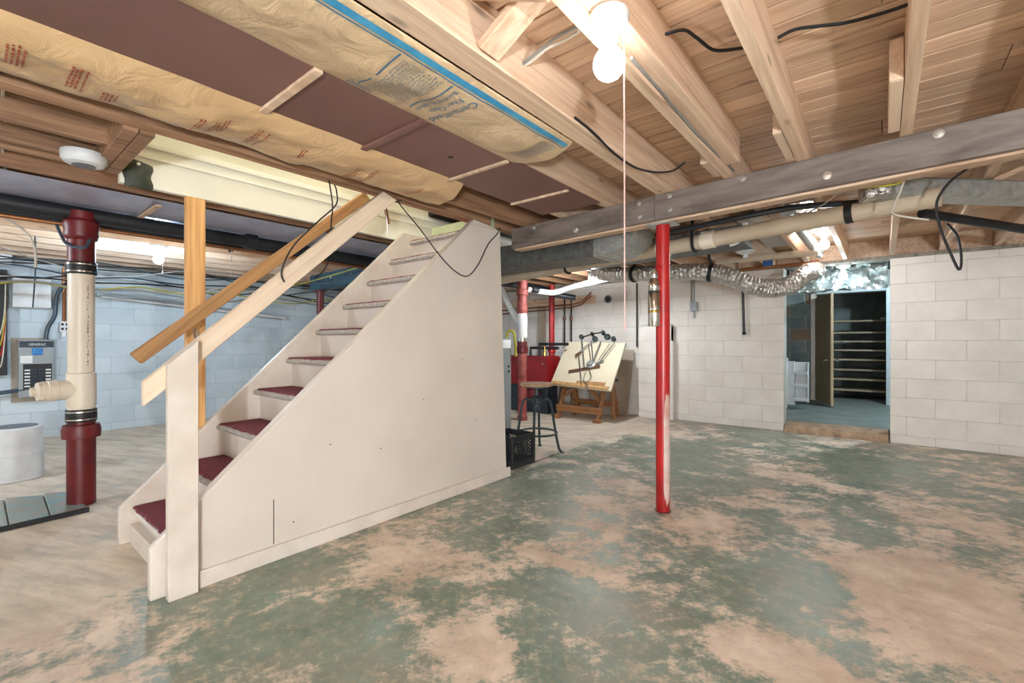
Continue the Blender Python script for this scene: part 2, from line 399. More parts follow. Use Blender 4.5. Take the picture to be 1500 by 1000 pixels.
# storage room behind
ws = struct('wall_storage', MB().box(-2.6, -.93, 9.17, 9.3, .1, 2.2).box(.12, 1.6, 9.17, 9.3, .1, 2.2).box(-.93, .12, 9.17, 9.3, 1.93, 2.2), 'mortar_bare')
for i in range(10):
    z0 = .1 + .2 * i
    k = -1.9 + (.22 if i % 2 else 0)
    while k < -.94:
        q1 = min(k + .43, -.935); o = obj('block', blk('bare_block_tan' if random.random() < .14 else 'bare_block'), None, ws)
        o.location = ((k + q1) / 2, 9.165, z0 + .1); o.scale = (q1 - k - .014, .03, .186); k += .45
struct('wall_storage_side', MB().box(-2.75, -2.6, YB + .2, 10.6, 0, 2.2).box(1.6, 1.75, YB + .2, 10.6, 0, 2.2), 'bare_block')
struct('wall_storage_end', MB().box(-2.6, 1.6, 10.5, 10.65, 0, 2.2), 'bare_block')
df = struct('trim_3', MB().box(-.93, -.86, 9.12, 9.3, .1, 1.93), 'cream_trim')
part(df, 'jamb', MB().box(.05, .12, 9.08, 9.3, .1, 1.93), 'block_paint_blue'); part(df, 'head', MB().box(-.86, .05, 9.1, 9.3, 1.87, 1.93), 'block_paint_blue')
hA, hB = Vector((-.85, 9.1, 0)), Vector((-.575, 8.24, 0))
dr = thing('door_1', 'wooden storage closet door standing open beside dark shelves', 'door', hA, kind='structure')
part(dr, 'leaf', MB().bar(hA + Vector((0, 0, .96)), hB + Vector((0, 0, .96)), .038, 1.68), 'door_wood', bevel=.003)
hd = (hB - hA).normalized(); sd = Vector((hd.y, -hd.x, 0))
hp = hA + hd * .84 + Vector((0, 0, .8))
part(dr, 'handle', MB().tube([hp - sd * .075, hp + sd * .075], .012, 8).lathe(hp - sd * .075, [(.0, -.03), (.022, -.02), (.028, 0), (.018, .02), (0, .03)], 10, sd).lathe(hp + sd * .075, [(.0, -.03), (.022, -.02), (.028, 0), (.018, .02), (0, .03)], 10, sd), 'chrome')
for zz in (.4, 1.0, 1.6): part(dr, 'hinge', MB().box(-.86, -.83, 9.06, 9.1, zz, zz + .08), 'steel_bolt')

# ------------------------------------------------------------------ ceiling: deck planks and joists
HX0, HX1, HY0, HY1 = -3.22, -2.5, .57, 2.72     # stair opening
ce = struct('ceiling', MB().box(XL - .2, HX0, YN - .2, 10.6, 2.212, 2.26).box(HX1, XR + .2, YN - .2, 10.6, 2.212, 2.26)
            .box(HX0, HX1, YN - .2, HY0, 2.212, 2.26).box(HX0, HX1, HY1, 10.6, 2.212, 2.26), 'dark_void')
um = unit('plank', .03); um.materials.append(MATS['deck'])
def plank(x0, x1, y0, wd):
    o = obj('plank', um, None, ce); o.location = ((x0 + x1) / 2, y0 + wd / 2, (ZD + 2.212) / 2 + random.uniform(-.001, .001)); o.scale = (x1 - x0 - .004, wd - um_gap, .022)
PW = .112; um_gap = .01
y = -.3
while y < YB + .1:
    a = -1.9; stop = 2.1
    while a < stop:
        b = a + random.choice((1.14, 1.52, 1.9, 2.28)); b = stop if stop - b < .5 else b
        plank(a, b, y, PW); a = b
    if y < 3.6: plank(XL + .02, -5.1 + random.choice((0, .38, -.38)), y, PW)
    y += PW
for i in range(33):
    y = -.3 + i * PW; plank(-4.66, HX0 - .02, y, PW)
uj = unit('joist', .02); uj.materials.append(MATS['joist_wood'])
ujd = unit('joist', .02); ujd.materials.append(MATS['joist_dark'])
def joist(x, y0=YN + .06, y1=YB + .1, wd=.042, z0=ZJ, z1=ZD, name='joist', me=None):
    o = obj(name, me or uj, None, ce); o.location = (x, (y0 + y1) / 2, (z0 + z1) / 2); o.scale = (wd, y1 - y0, z1 - z0); return o
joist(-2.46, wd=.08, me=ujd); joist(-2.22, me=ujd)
for x in (-1.84, -1.46): joist(x)
joist(-1.05, wd=.1)
for x in (-.672, -.318, .083, .47, .86, 1.25, 1.64, 2.03, 2.42, 2.8): joist(x)
joist(-.615, -.5, 2.62, .07, ZJ + .022)            # doubled beside the lamp
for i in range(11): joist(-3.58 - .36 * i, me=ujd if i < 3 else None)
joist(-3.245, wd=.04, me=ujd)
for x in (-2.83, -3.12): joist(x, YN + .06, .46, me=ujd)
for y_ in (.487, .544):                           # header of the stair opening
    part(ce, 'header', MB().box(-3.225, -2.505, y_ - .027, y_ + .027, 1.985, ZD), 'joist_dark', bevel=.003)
joist(.04, 2.1, 2.62, .04, ZJ + .0, 2.15, 'splice_block'); joist(-.36, 2.3, 2.68, .036, ZJ, 2.16, 'splice_block')
joist(-.715, 2.45, 2.7, .036, ZJ, 2.12, 'splice_block')
# crossed bridging between two joists
part(ce, 'cross_brace', MB().bar((-.995, 1.10, 2.02), (-.70, 1.10, 2.17), .09, .03), 'block_wood', bevel=.003)
part(ce, 'cross_brace', MB().bar((-.995, 1.0, 2.165), (-.70, 1.0, 2.02), .07, .03), 'block_wood', bevel=.003)
for x0, x1, y0 in ((-.30, .06, 4.1), (.10, .45, 4.9), (-.65, -.34, 4.6), (.5, .84, 3.9), (-1.44, -1.1, 4.4)):
    part(ce, 'cross_brace', MB().bar((x0, y0, 2.02), (x1, y0, 2.165), .07, .03), 'block_wood', bevel=.003)

# stairwell going up through the floor above
wwell = struct('wall_stairwell', MB().box(-3.225, -3.185, .57, 4.4, 1.94, 3.3), 'well_cream')
part(wwell, 'trim_ledge', MB().box(-3.185, -3.165, .57, 4.4, 2.16, 2.19), 'well_cream', bevel=.004)
part(wwell, 'crack_moulding', MB().box(-3.185, -3.172, .57, 4.4, 2.10, 2.112), 'well_cream', bevel=.002)
struct('wall_stairwell_side', MB().box(-2.52, -2.46, .5, 4.4, 2.19, 3.3), 'well_cream')
struct('wall_stairwell_head', MB().box(-3.225, -2.46, .46, .57, 2.19, 3.3), 'well_cream')
struct('wall_stairwell_end', MB().box(-3.225, -2.46, 4.3, 4.4, 2.19, 3.3), 'well_cream')
struct('ceiling_stairwell', MB().box(-3.3, -2.4, .4, 4.5, 3.3, 3.36), 'well_cream')

# ------------------------------------------------------------------ staircase
X0, X1 = -3.14, -2.38
st_ = thing('staircase', 'cream painted basement staircase with burgundy carpet treads and boarded side', 'staircase', (-2.75, .6, 0))
part(st_, 'side_panel', MB().prism([(.675, .0), (.675, .365), (2.39, 1.94), (2.72, 1.95), (2.80, 0)], 'x', -2.35, -2.33), 'cream', bevel=.003)
part(st_, 'baseboard', MB().box(-2.33, -2.312, .68, 2.83, 0, .075), 'cream_trim', bevel=.004)
part(st_, 'panel_joint', MB().box(-2.331, -2.3288, 1.0, 1.004, .08, .3), 'ink')
part(st_, 'stringer', MB().prism([(.56, 0), (.56, .19), (2.42, 2.0), (2.9, 2.0), (2.9, 1.7), (1.0, .0)], 'x', -3.18, -3.14), 'cream_trim', bevel=.003)
part(st_, 'stringer', MB().prism([(.52, 0), (.52, .215), (.69, .375), (2.45, 1.99), (2.7, 1.97), (2.7, 1.7), (1.0, 0)], 'x', -2.40, -2.355), 'cream_trim', bevel=.003)
for y_, z_ in ((1.3, .52), (1.62, .44), (1.95, .7), (2.3, .95), (1.1, .16), (2.45, .5)): part(st_, 'nail_head', MB().lathe((-2.3305, y_, z_), [(.004, 0), (.004, .001)], 8, (1, 0, 0)), 'ink')
RUN, RISE = .207, .194
for i in range(11):
    y0 = .609 + RUN * i; z = .182 + RISE * i
    part(st_, 'riser', MB().box(X0, -2.40, y0 + .035, y0 + .05, z - RISE + (0 if i else .012), z - .028), 'cream' if i < 10 else 'green_cream')
    if i == 10: break
    tr = part(st_, 'tread', MB().prism([(y0, z - .024), (y0 - .004, z - .012), (y0 + .004, z), (y0 + RUN + .04, z), (y0 + RUN + .04, z - .028), (y0 + .008, z - .028)], 'x', X0, -2.40), 'cream_trim')
    c = MB(); n = 16                                    # carpet pad with a frayed edge
    f = []
    for k in range(n + 1):
        x = X0 + .02 + (.72) * k / n; f.append((x, y0 + .006 + random.uniform(-.008, .006)))
    bk = [(-2.405, y0 + RUN + .03), (X0 + .015, y0 + RUN + .03)]
    c.prism(f + bk, 'z', z, z + .014)
    part(tr, 'carpet', c, 'carpet', bevel=.004)
    if i: part(tr, 'nosing_strip', MB().tube([(X0 + .012, y0 + .004, z - .01), (-2.405, y0 + .004, z - .01)], .017, 8), 'nosing')
part(st_, 'toe_block', MB().box(-3.12, -2.41, .60, .645, 0, .10), 'cream_trim', bevel=.003)
part(st_, 'newel_post', MB().prism([(.565, 0), (.565, .985), (.672, 1.085), (.672, 0)], 'x', -2.33, -2.285), 'cream_trim', bevel=.003)
sl = .9
part(st_, 'handrail', MB().prism([(.493, .815), (.493, .915), (1.64, 1.985), (1.74, 1.955), (.62, .925)], 'x', -2.375, -2.332), 'cream_rail', bevel=.003, label='broad cream painted handrail board')
part(st_, 'handrail', MB().bar((-3.0, .60, .99), (-3.0, 1.96, 2.17), .04, .07, (0, 0, 1)), 'pine_rail', bevel=.004, label='natural wood handrail')
hk = thing('hanging_peg', 'small reddish wood peg on wire by the cream handrail top', 'peg', ax(568, 325, -2.6))
part(hk, 'peg', MB().bar(ax(563, 296, -2.6), ax(569, 328, -2.6), .018, .018, (0, 1, 0)), 'oak_trestle', bevel=.002); part(hk, 'wire', MB().tube([ax(568, 344, -2.6), ax(567, 326, -2.59), ax(563, 296, -2.585), Vector((-2.5, ax(563, 296, -2.6).y, 2.03))], .003, 6), 'steel_bolt')
wp = thing('support_post', 'bare pine post rising behind the stair stringer to the ceiling', 'post', (-3.205, .925, 0))
part(wp, 'shaft', MB().box(-3.225, -3.185, .872, .972, 0, 1.94), 'pine_z', bevel=.003)
part(wp, 'hook', MB().tube([(-3.183, .91, 1.16), (-3.17, .91, 1.10), (-3.17, .925, 1.09), (-3.172, .925, 1.15)], .005, 6), 'steel_bolt')

# ------------------------------------------------------------------ main beam on its red post
def by(x): return 2.91 - .087 * (x + 2.5)              # the beam is not quite square to the joists
BD = Vector((1, -.087, 0)).normalized(); BN = Vector((-.087, -1, 0)).normalized()
def ab(px, py, d=0):
    r = ray(px, py); p0 = Vector((-2.5, 2.91, 0)) + BN * d; tt = (p0 - EYE).dot(BN) / r.dot(BN); return EYE + r * tt
bm_ = thing('ceiling_beam', 'grey bolted main beam carried by the bright red post', 'beam', (-.3, by(-.3) + .07, 1.83))
def seg(mb, x0, x1, d0, d1, z0, z1):
    a, b = Vector((x0, by(x0), 0)), Vector((x1, by(x1), 0)); q = [a + BN * d0, b + BN * d0, b + BN * d1, a + BN * d1]
    return mb.add([(v.x, v.y, z0) for v in q] + [(v.x, v.y, z1) for v in q], [(0, 3, 2, 1), (4, 5, 6, 7), (0, 1, 5, 4), (1, 2, 6, 5), (2, 3, 7, 6), (3, 0, 4, 7)])
for x0, x1 in ((-2.36, -1.115), (-1.112, 1.5), (1.502, 2.98)):
    part(bm_, 'face_board', seg(MB(), x0, x1, 0, -.035, 1.842, ZJ - .002), 'beam_face', bevel=.002)
part(bm_, 'core', seg(MB(), -2.36, 2.98, -.035, -.12, 1.83, ZJ - .002), 'block_wood', bevel=.002)
part(bm_, 'back_board', seg(MB(), -2.36, 2.98, -.12, -.155, 1.842, ZJ - .002), 'beam_face', bevel=.002)
for px, py, r_ in ((782, 333, .02), (844, 336, .024), (936, 298, .016), (937, 317, .016), (981, 287, .016), (982, 307, .016), (1088, 261, .02), (1212, 257, .02), (1375, 196, .02)):
    c = ab(px, py)
    part(bm_, 'bolt', MB().lathe(c, [(r_, -.002), (r_, .004), (r_ * .55, .005), (r_ * .55, .014), (0, .015)], 12, BN), 'steel_bolt')
PX, PY = -1.085, 2.862
po = thing('support_post', 'bright red steel lally post standing in the open green floor', 'post', (PX, PY, 0))
part(po, 'shaft', MB().lathe((PX, PY, 0), [(.043, .0), (.043, 1.82)], 28), 'red_paint')
part(po, 'cap_plate', MB().box(PX - .09, PX + .09, PY - .06, PY + .06, 1.818, 1.829), 'galv', bevel=.002)
part(po, 'base_plate', MB().lathe((PX, PY, 0), [(.05, 0), (.05, .006), (.044, .008)], 20), 'dark_red')
q = MB(); n = 16; rp = random.Random(4)                  # worn patch of old white paint on the side
for k in range(n + 1):
    a = R(-62 + 68 * k / n); u = abs(2 * k / n - 1)
    for z in (.03 + rp.uniform(0, .05) + .1 * u ** 3, .76 - .16 * u ** 4 - rp.uniform(0, .025)): q.v.append(Vector((PX + .0434 * math.cos(a), PY + .0434 * math.sin(a), z)))
q.f = [(2 * k, 2 * k + 2, 2 * k + 3, 2 * k + 1) for k in range(n)]
part(po, 'worn_patch', q, 'white_smear')
# polished canister hanging on the post
c = Vector(ay(958, 478, 2.775))
cy = thing('metal_cylinder', 'polished metal cylinder with brass band hung on the red post', 'cylinder', (c.x, c.y, c.z))
part(cy, 'body', MB().lathe(c, [(.034, 0), (.036, .004), (.036, .20), (.033, .205), (.033, .225), (.036, .23), (.034, .27), (.022, .30)], 24), 'chrome')
part(cy, 'band', MB().lathe(c + Vector((0, 0, .085)), [(.0365, 0), (.0385, .004), (.0385, .012), (.0365, .016)], 24), 'brass')
part(cy, 'neck', MB().lathe(c + Vector((0, 0, .30)), [(.022, 0), (.026, .01), (.02, .04), (.012, .06)], 14), 'steel_bolt')
part(cy, 'collar', MB().lathe(c + Vector((0, 0, .208)), [(.0345, 0), (.0345, .014)], 20), 'ink')
part(cy, 'hanger', MB().tube([c + Vector((0, 0, .35)), c + Vector((.02, .03, .39)), c + Vector((.035, .05, .37))], .006, 6), 'red_paint')
# the next beam beyond the stair, with its own post
b2 = thing('ceiling_beam', 'teal painted beam beyond the stairs with loose cable along it', 'beam', (-4.6, 3.1, 1.76))
part(b2, 'body', MB().bar((-3.25, 2.98, 1.865), (-6.0, 3.13, 1.865), .15, .2), 'beam_teal', bevel=.004)
for x in (-5.4, -4.9, -4.4): part(b2, 'bolt', MB().lathe((x, 2.995 + .02 * (-x - 4), 1.89), [(.018, 0), (.018, .01), (.008, .02)], 8, (0, -1, 0)), 'steel_bolt')
single('support_post', MB().lathe((-5.85, 3.12, 0), [(.07, 0), (.07, .008), (.045, .01), (.045, 1.745), (.08, 1.75), (.08, 1.762)], 20), 'dark_red', 'dark red post under the teal beam beyond the stairs', 'post')

# ------------------------------------------------------------------ insulation and hardboard under the joists
def batt_z(x, y, x0, x1, sag, seed, ze):
    amp = .024 if seed < 5 else .012
    u = max(0., min(1., (x - x0) / (x1 - x0)))
    nz = noise.fractal(Vector((x * 6 + seed, y * 4.5, seed)), .8, 2, 4) * amp * math.sin(math.pi * u)
    return ze - sag * math.sin(math.pi * u) ** .75 - nz
def batt(name, x0, x1, y0, y1, sag, seed, mat, label, droop=0):
    ze = ZJ - .002; nu, nv = 22, 110; m = MB()
    for j in range(nv + 1):
        v = j / nv; y = y0 + (y1 - y0) * v
        for i in range(nu + 1):
            u = i / nu; xx = x0 + (x1 - x0) * u + (.012 * noise.noise(Vector((y * 5, seed, u > .5))) if i in (0, nu) else 0)
            yy = y + (.05 * math.sin(math.pi * u) if j == nv else 0)
            m.v.append(Vector((xx, yy, batt_z(xx, y, x0, x1, sag, seed, ze) - .004)))
    o = len(m.v)
    for j in range(nv + 1):
        y = y0 + (y1 - y0) * j / nv
        for i in range(nu + 1):
            u = i / nu; m.v.append(Vector((x0 + (x1 - x0) * u, y, ze + (.0 if i in (0, nu) else -.0005))))
    W = nu + 1
    for j in range(nv):
        for i in range(nu):
            a = j * W + i; m.f.append((a, a + 1, a + W + 1, a + W)); m.f.append((o + a, o + a + W, o + a + W + 1, o + a + 1))
        for i in (0, nu):
            a = j * W + i; m.f.append((a, a + W, o + a + W, o + a))
    for i in range(nu):
        for j in (0, nv): a = j * W + i; m.f.append((a, a + 1, o + a + 1, o + a))
    root = thing(name, label, 'insulation', ((x0 + x1) / 2, (y0 + y1) / 2, ze - sag))
    part(root, 'facing', m, mat); return root
b1 = batt('insulation_batt', -2.30, -1.88, -.9, 1.87, .055, 3.1, 'kraft', 'kraft faced insulation batt with red print beside the stair opening')
b2_ = batt('insulation_batt', -1.465, -1.105, -.9, 1.80, .028, 8.4, 'kraft_pale', 'kraft faced insulation batt with blue edge stripe and blue lettering')
def on_batt(m, x0, x1, sag, seed, d=.0085):
    return [Vector((v.x, v.y, batt_z(v.x, v.y, x0, x1, sag, seed, ZJ - .002) - d)) for v in m]
A2 = (-1.465, -1.105, .028, 8.4); A1 = (-2.30, -1.88, .055, 3.1)
def strip(root, name, mat, args, xa, xb, ya, yb, n=60, d=.007):
    q = MB(); k = 4
    for j in range(n + 1):
        for i in range(k + 1):
            q.v.append(Vector((xa + (xb - xa) * i / k, ya + (yb - ya) * j / n, 0)))
    q.f = [(j * (k + 1) + i, j * (k + 1) + i + 1, (j + 1) * (k + 1) + i + 1, (j + 1) * (k + 1) + i) for j in range(n) for i in range(k)]
    q.v = on_batt(q.v, *args, d=d); part(root, name, q, mat)
strip(b2_, 'blue_stripe', 'blue_tape', A2, -1.145, -1.122, -.8, 1.79); strip(b2_, 'blue_line', 'ink_blue', A2, -1.156, -1.152, -.8, 1.79)
# blue print: two rules and three lines of words, read across the batt
for ya in (.88, 1.10): strip(b2_, 'printed_rule', 'ink_blue', A2, -1.40, -1.165, ya, ya + .006, 3)
def words(root, s, size, x, y, args, mat):
    me = text(s, size, lambda a, b: Vector((x - a, y + b, 0)))
    for v in me.vertices: v.co.z = batt_z(v.co.x, v.co.y, *args, ZJ - .002) - .0085; v.co -= OFF[root]
    me.materials.clear(); obj('lettering', me, mat, root)
words(b2_, 'CertainTeed', .05, -1.17, 1.215, A2, 'ink_blue'); words(b2_, 'Fiber Glass', .04, -1.19, 1.165, A2, 'ink_blue'); words(b2_, 'Building Insulation', .03, -1.175, 1.125, A2, 'ink_blue')
def print_rows(root, args, mat, x0, x1, ys, seed):       # small illegible print: rows of tiny strokes
    rr = random.Random(seed); q = MB()
    for y in ys:
        x = x0
        while x < x1:
            l = rr.uniform(.004, .016); hh = .006
            q.add([(x, y, 0), (x + l, y, 0), (x + l, y + hh, 0), (x, y + hh, 0)], [(0, 1, 2, 3)]); x += l + rr.uniform(.002, .007)
    q.v = on_batt(q.v, *args); o = part(root, 'fine_print', q, mat); o['kind'] = 'stuff'
print_rows(b2_, A2, 'grey_metal', -1.39, -1.18, [.905 + .0125 * i for i in range(13)], 1)
print_rows(b2_, A2, 'ink_blue', -1.44, -1.41, [.86 + .012 * i for i in range(8)], 2)
print_rows(b2_, A2, 'grey_metal', -1.36, -1.18, [1.66 + .012 * i for i in range(9)], 4)
for k, (a, b_, ys) in enumerate([(-2.14, -1.98, (.24, .25, .26, .275)), (-2.2, -2.1, (.33, .342, .354, .366)), (-2.17, -2.02, (.60, .612, .65, .662)), (-2.12, -2.0, (.68, .692)), (-2.18, -2.0, (.8, .812, .84)),
                                 (-2.1, -2.02, (1.0, 1.012)), (-2.2, -2.02, (1.27, 1.284, 1.298)), (-2.2, -1.98, (1.36, 1.372)), (-2.16, -2.02, (1.66, 1.672)), (-2.1, -1.98, (.1, .112, .124, .136))]):
    print_rows(b1, A1, 'ink_red', a, b_, ys, 10 + k)
yy = [-.9, .775, 1.225, 1.765, 2.335, 2.70]
hl = ['long brown hardboard panel ending at the pale nailed batten', 'brown hardboard panel between the pale nailed batten and the brown batten',
      'brown hardboard panel with a small dark round hole', 'brown hardboard panel next beyond the one with a hole', 'short brown hardboard panel butting against the grey beam']
for i in range(5):
    hb = single('hardboard_panel', MB().box(-1.905, -1.44, yy[i] + .003, yy[i + 1] - .003, ZJ - .006, ZJ - .0005), 'hardboard', hl[i], 'panel', 'hardboard panels under the joists')
    if i == 2: part(hb, 'hole', MB().lathe((-1.66, 1.56, ZJ - .0075), [(.014, 0), (.014, .001)], 14), 'ink')
for i, (y, wd, m, lb) in enumerate([(.775, .032, 'joist_wood', 'pale nailed wood batten across the hardboard'), (1.225, .034, 'hardboard', 'brown batten across the hardboard panels'),
                                    (1.765, .022, 'joist_wood', 'thin wood batten meeting the end of the red printed batt'), (2.335, .02, 'joist_wood', 'thin wood batten nearest the grey beam')]):
    single('batten_strip', MB().box(-1.905, -1.462, y - wd / 2, y + wd / 2, ZJ - .02, ZJ - .007), m, lb if i < 3 else 'thin wood batten between the last two hardboard panels', 'batten', 'battens over hardboard joints', bevel=.002)

# ------------------------------------------------------------------ lamps: porcelain holder, bulb, pull cord
def bulb_lamp(p, key, label, r=.042, cord=None, holder=.075, drop=0, group='bare bulbs on the ceiling'):
    p = Vector(p); root = thing('ceiling_lamp', label, 'lamp', (p.x, p.y, p.z - .17), group)
    part(root, 'lampholder', MB().lathe(p, [(holder * .95, 0), (holder, -.012), (holder * .9, -.03), (holder * .62, -.042), (.026, -.05), (.024, -.078), (.02, -.08)], 24), 'white_plastic')
    c = p + Vector((0, 0, -.075 - r * 1.45)); pr = [(.014, r * 1.45), (.017, r * 1.15), (r * .7, r * .75)]
    pr += [(r * math.cos(a), r * math.sin(a)) for a in [R(x) for x in (35, 15, -5, -25, -45, -65, -82)]]
    part(root, 'bulb', MB().lathe(c, pr, 16), 'glow_' + key)
    if cord: part(root, 'pull_cord', MB().tube([p + Vector((.036, .022, -.03)), p + Vector((.037, .024, -.03 - cord))], .0022, 5).lathe(p + Vector((.037, .024, -.035 - cord)), [(.004, -.01), (.005, 0), (.002, .01)], 6), 'cord_pink')
    return root
bulb_lamp((-.61, 1.194, 2.02), 'main', 'lit bulb in porcelain holder with long pink pull cord on light joists', .046, cord=.86, holder=.058)
bulb_lamp((-5.38, 1.25, 2.0), 'left', 'cool lit bulb above the blue white wall beyond the stairs', cord=.22)
bulb_lamp((-2.79, 5.0, 2.0), 'far', 'lit bulb under the foil duct near the drafting table', cord=0)
bulb_lamp((-.42, 5.15, 2.12), 'right', 'lit bulb between joists above the storage doorway', cord=0)
bulb_lamp((ay(1235, 415, 6.43).x, 6.43, 1.964), 'store', 'cool lit bulb inside the storage room')
bulb_lamp((.55, 7.7, 2.19), 'inner', 'added cool fill bulb deeper in the storage room behind the doorway wall')  # added bulb hidden behind the wall, brightens the storage room
bulb_lamp((1.25, -1.15, 2.0), 'near', 'added fill bulb on the joists of the near bay')  # added behind the camera to brighten the room
def fill_lamp(x, y, z, label, r=.065):
    root = thing('fill_lamp', label, 'lamp', (x, y, 0), 'added fill lamps on stands')
    for k in range(3):
        a = R(120 * k); part(root, 'leg', MB().tube([(x, y, .3), (x + .28 * math.cos(a), y + .28 * math.sin(a), .01)], .01, 8), 'black_iron')
    part(root, 'pole', MB().tube([(x, y, .28), (x, y, z - .12)], .012, 8), 'black_iron'); part(root, 'socket', MB().lathe((x, y, z - .13), [(.02, 0), (.028, .02), (.028, .06), (.02, .07)], 12), 'white_plastic')
    part(root, 'bulb', MB().lathe((x, y, z), [(.016, -.06), (.03, -.05)] + [(r * math.cos(R(a)), r * math.sin(R(a))) for a in (-40, -20, 0, 20, 40, 60, 80)], 16), 'glow_fill_stand')
fill_lamp(1.3, -1.5, .9, 'added bare bulb fill lamp on a black stand by the near wall')  # unseen lamp added behind the camera to light the ceiling from below
bulb_lamp((-5.02, -1.6, 2.0), 'side', 'added cool fill bulb over the unpainted side of the floor')  # added out of view to brighten the left side
bulb_lamp((-2.84, 1.7, 3.3), 'stair', 'added bulb for upstairs light at the top of the stairwell')  # unseen bulb added to supply the light from upstairs
sk = Vector((-4.66, 1.62, 2.0))
k = thing('lamp_socket', 'black empty lamp socket with hanging cord beyond the pine post', 'lamp socket', sk - Vector((0, 0, .1)))
part(k, 'box', MB().lathe(sk, [(.05, 0), (.05, -.035), (.03, -.04)], 12), 'black_iron'); part(k, 'socket', MB().lathe(sk, [(.022, -.04), (.022, -.09), (.014, -.095)], 12), 'rubber')
part(k, 'cord', MB().tube([sk + Vector((.03, 0, -.03)), sk + Vector((.03, 0, -.33))], .003, 5), 'cable_white')
c = az(123, 229, 1.985)
sm = thing('smoke_detector', 'round white smoke detector beside the stair opening header', 'smoke detector', (c.x, c.y, 1.94))
part(sm, 'body', MB().lathe((c.x, c.y, 1.94), [(.05, 0), (.072, .006), (.085, .022), (.088, .05), (.085, .06)], 32), 'white_plastic')
part(sm, 'vent_ring', MB().lathe((c.x, c.y, 1.937), [(.03, 0), (.045, 0), (.045, .004), (.03, .004)], 20), 'grille_dark')
# olive pouch nailed on the stairwell board
q = MB(); n = 8
for s_ in (0, 1):
    for j in range(n + 1):
        for i in range(n + 1):
            u, v = i / n, j / n; y = .585 + .125 * u + .006 * math.sin(v * 9); z = 1.925 + .155 * v - .02 * u * v
            bul = .028 * math.sin(math.pi * u) ** .6 * math.sin(math.pi * (v * .85)) ** .6
            q.v.append(Vector((-3.184 + (.004 + bul if s_ else 0), y, z)))
W = n + 1
for s_ in (0, 1):
    for j in range(n):
        for i in range(n): a = s_ * W * W + j * W + i; q.f.append((a, a + 1, a + W + 1, a + W))
for i in range(n):
    for a, b in ((i, i + 1), (n * W + i, n * W + i + 1), (i * W, i * W + W), (i * W + n, i * W + W + n)): q.f.append((a, b, b + W * W, a + W * W))
ph = thing('pouch', 'dark olive pouch pinned to the cream stairwell board', 'pouch', (-3.17, .65, 1.93))
part(ph, 'bag', q, 'olive'); part(ph, 'snap', MB().lathe((-3.16, .645, 2.05), [(.009, 0), (.009, .006), (0, .009)], 10, (1, 0, 0)), 'steel_bolt')

# ------------------------------------------------------------------ cables
def cable(name, pts, r, mat, label, k=8, group=None, n=6):
    return single(name, MB().tube(pts, r, n, smooth=k), mat, label, 'cable', group)
def ray_at(px, py, d): return EYE + ray(px, py) * d
cable('cable', [ray_at(64, -60, 1.2), ray_at(60, 0, 1.24), ray_at(40, 60, 1.45), ray_at(12, 105, 1.7), ray_at(4, 135, 1.85), ray_at(9, 165, 2.0), ray_at(2, 210, 2.3), ray_at(8, 245, 2.5), ray_at(0, 275, 2.7)], .0065, 'cable_white', 'thick white cable sagging past the red printed batt')
cable('cable', [ray_at(80, -60, 1.15), ray_at(77, 0, 1.25), ray_at(60, 60, 1.5), ray_at(40, 110, 1.8), ray_at(30, 155, 2.1), ray_at(37, 210, 2.5), ray_at(44, 275, 3.1), ray_at(50, 330, 3.9), ray_at(52, 390, 4.6), ray_at(48, 450, 4.9)], .0062, 'cable_blue', 'dark blue grey cable hanging down toward the blank white box')
cable('cable', [(-2.53, 1.4, 2.02), ax(482, 265, -2.45), ax(487, 300, -2.45), ax(485, 330, -2.45), ax(484, 370, -2.45), ax(475, 395, -2.45), ax(460, 408, -2.5)], .004, 'cable_black', 'thin black cord dropping from the trimmer joist across the handrail')
cable('cable', [(-2.5, 1.42, 2.0), ax(493, 280, -2.42), ax(492, 300, -2.4), ax(465, 325, -2.31), ax(430, 360, -2.31), ax(413, 395, -2.31), ax(416, 412, -2.33), ax(425, 422, -2.42)], .004, 'cable_black', 'black cord looping over the cream handrail')
cable('cable', [(-2.40, 1.83, 1.99), ax(585, 298, -2.36), ax(615, 335, -2.34), ax(645, 375, -2.315), ax(668, 398, -2.31), ax(685, 404, -2.31), ax(700, 388, -2.31), ax(715, 358, -2.31), ax(728, 343, -2.32), (-2.35, 2.74, 1.98)], .0042, 'cable_black', 'black cord swagged across the cream stair panel')
cable('cable', [ay(385, 425, 3.0), ay(430, 418, 2.95), ay(480, 405, 2.9), ay(530, 390, 2.86), ay(560, 382, 2.84)], .006, 'cable_yellow', 'pale yellow cable along the top of the teal beam')
cable('cable', [ay(455, 416, 2.9), ay(500, 412, 2.85), ay(535, 396, 2.82), ay(565, 388, 2.8)], .005, 'cable_blue', 'blue cable sagging along the teal beam face')
def jx(px, py, z): return az(px, py, z)
cable('cable', [jx(742, 108, 2.05), jx(760, 98, 2.07), jx(790, 74, 2.1), jx(815, 55, 2.1), jx(845, 40, 2.08)], .006, 'cable_grey', 'grey cable running from the bridging to the lamp joist')
cable('cable', [jx(744, 104, 2.06), jx(775, 92, 2.08), jx(800, 72, 2.1), jx(825, 60, 2.1), jx(848, 46, 2.08)], .005, 'cable_white', 'white cable running from the bridging to the lamp joist')
cable('cable', [ax(842, 172, -.995), ax(870, 195, -.99), ax(900, 225, -.99), ax(930, 245, -.99), ax(960, 252, -.985), ax(985, 250, -.9), ax(1003, 238, -.8)], .0055, 'cable_black', 'black cable stapled along the double joist')
cable('cable', [jx(945, 60, 2.13), jx(975, 50, 2.14), jx(1002, 44, 2.15), jx(1020, 55, 2.14), jx(1045, 73, 2.13), jx(1075, 72, 2.14), jx(1110, 66, 2.14)], .006, 'cable_black', 'dark cable waving between the lamp joist and the next')
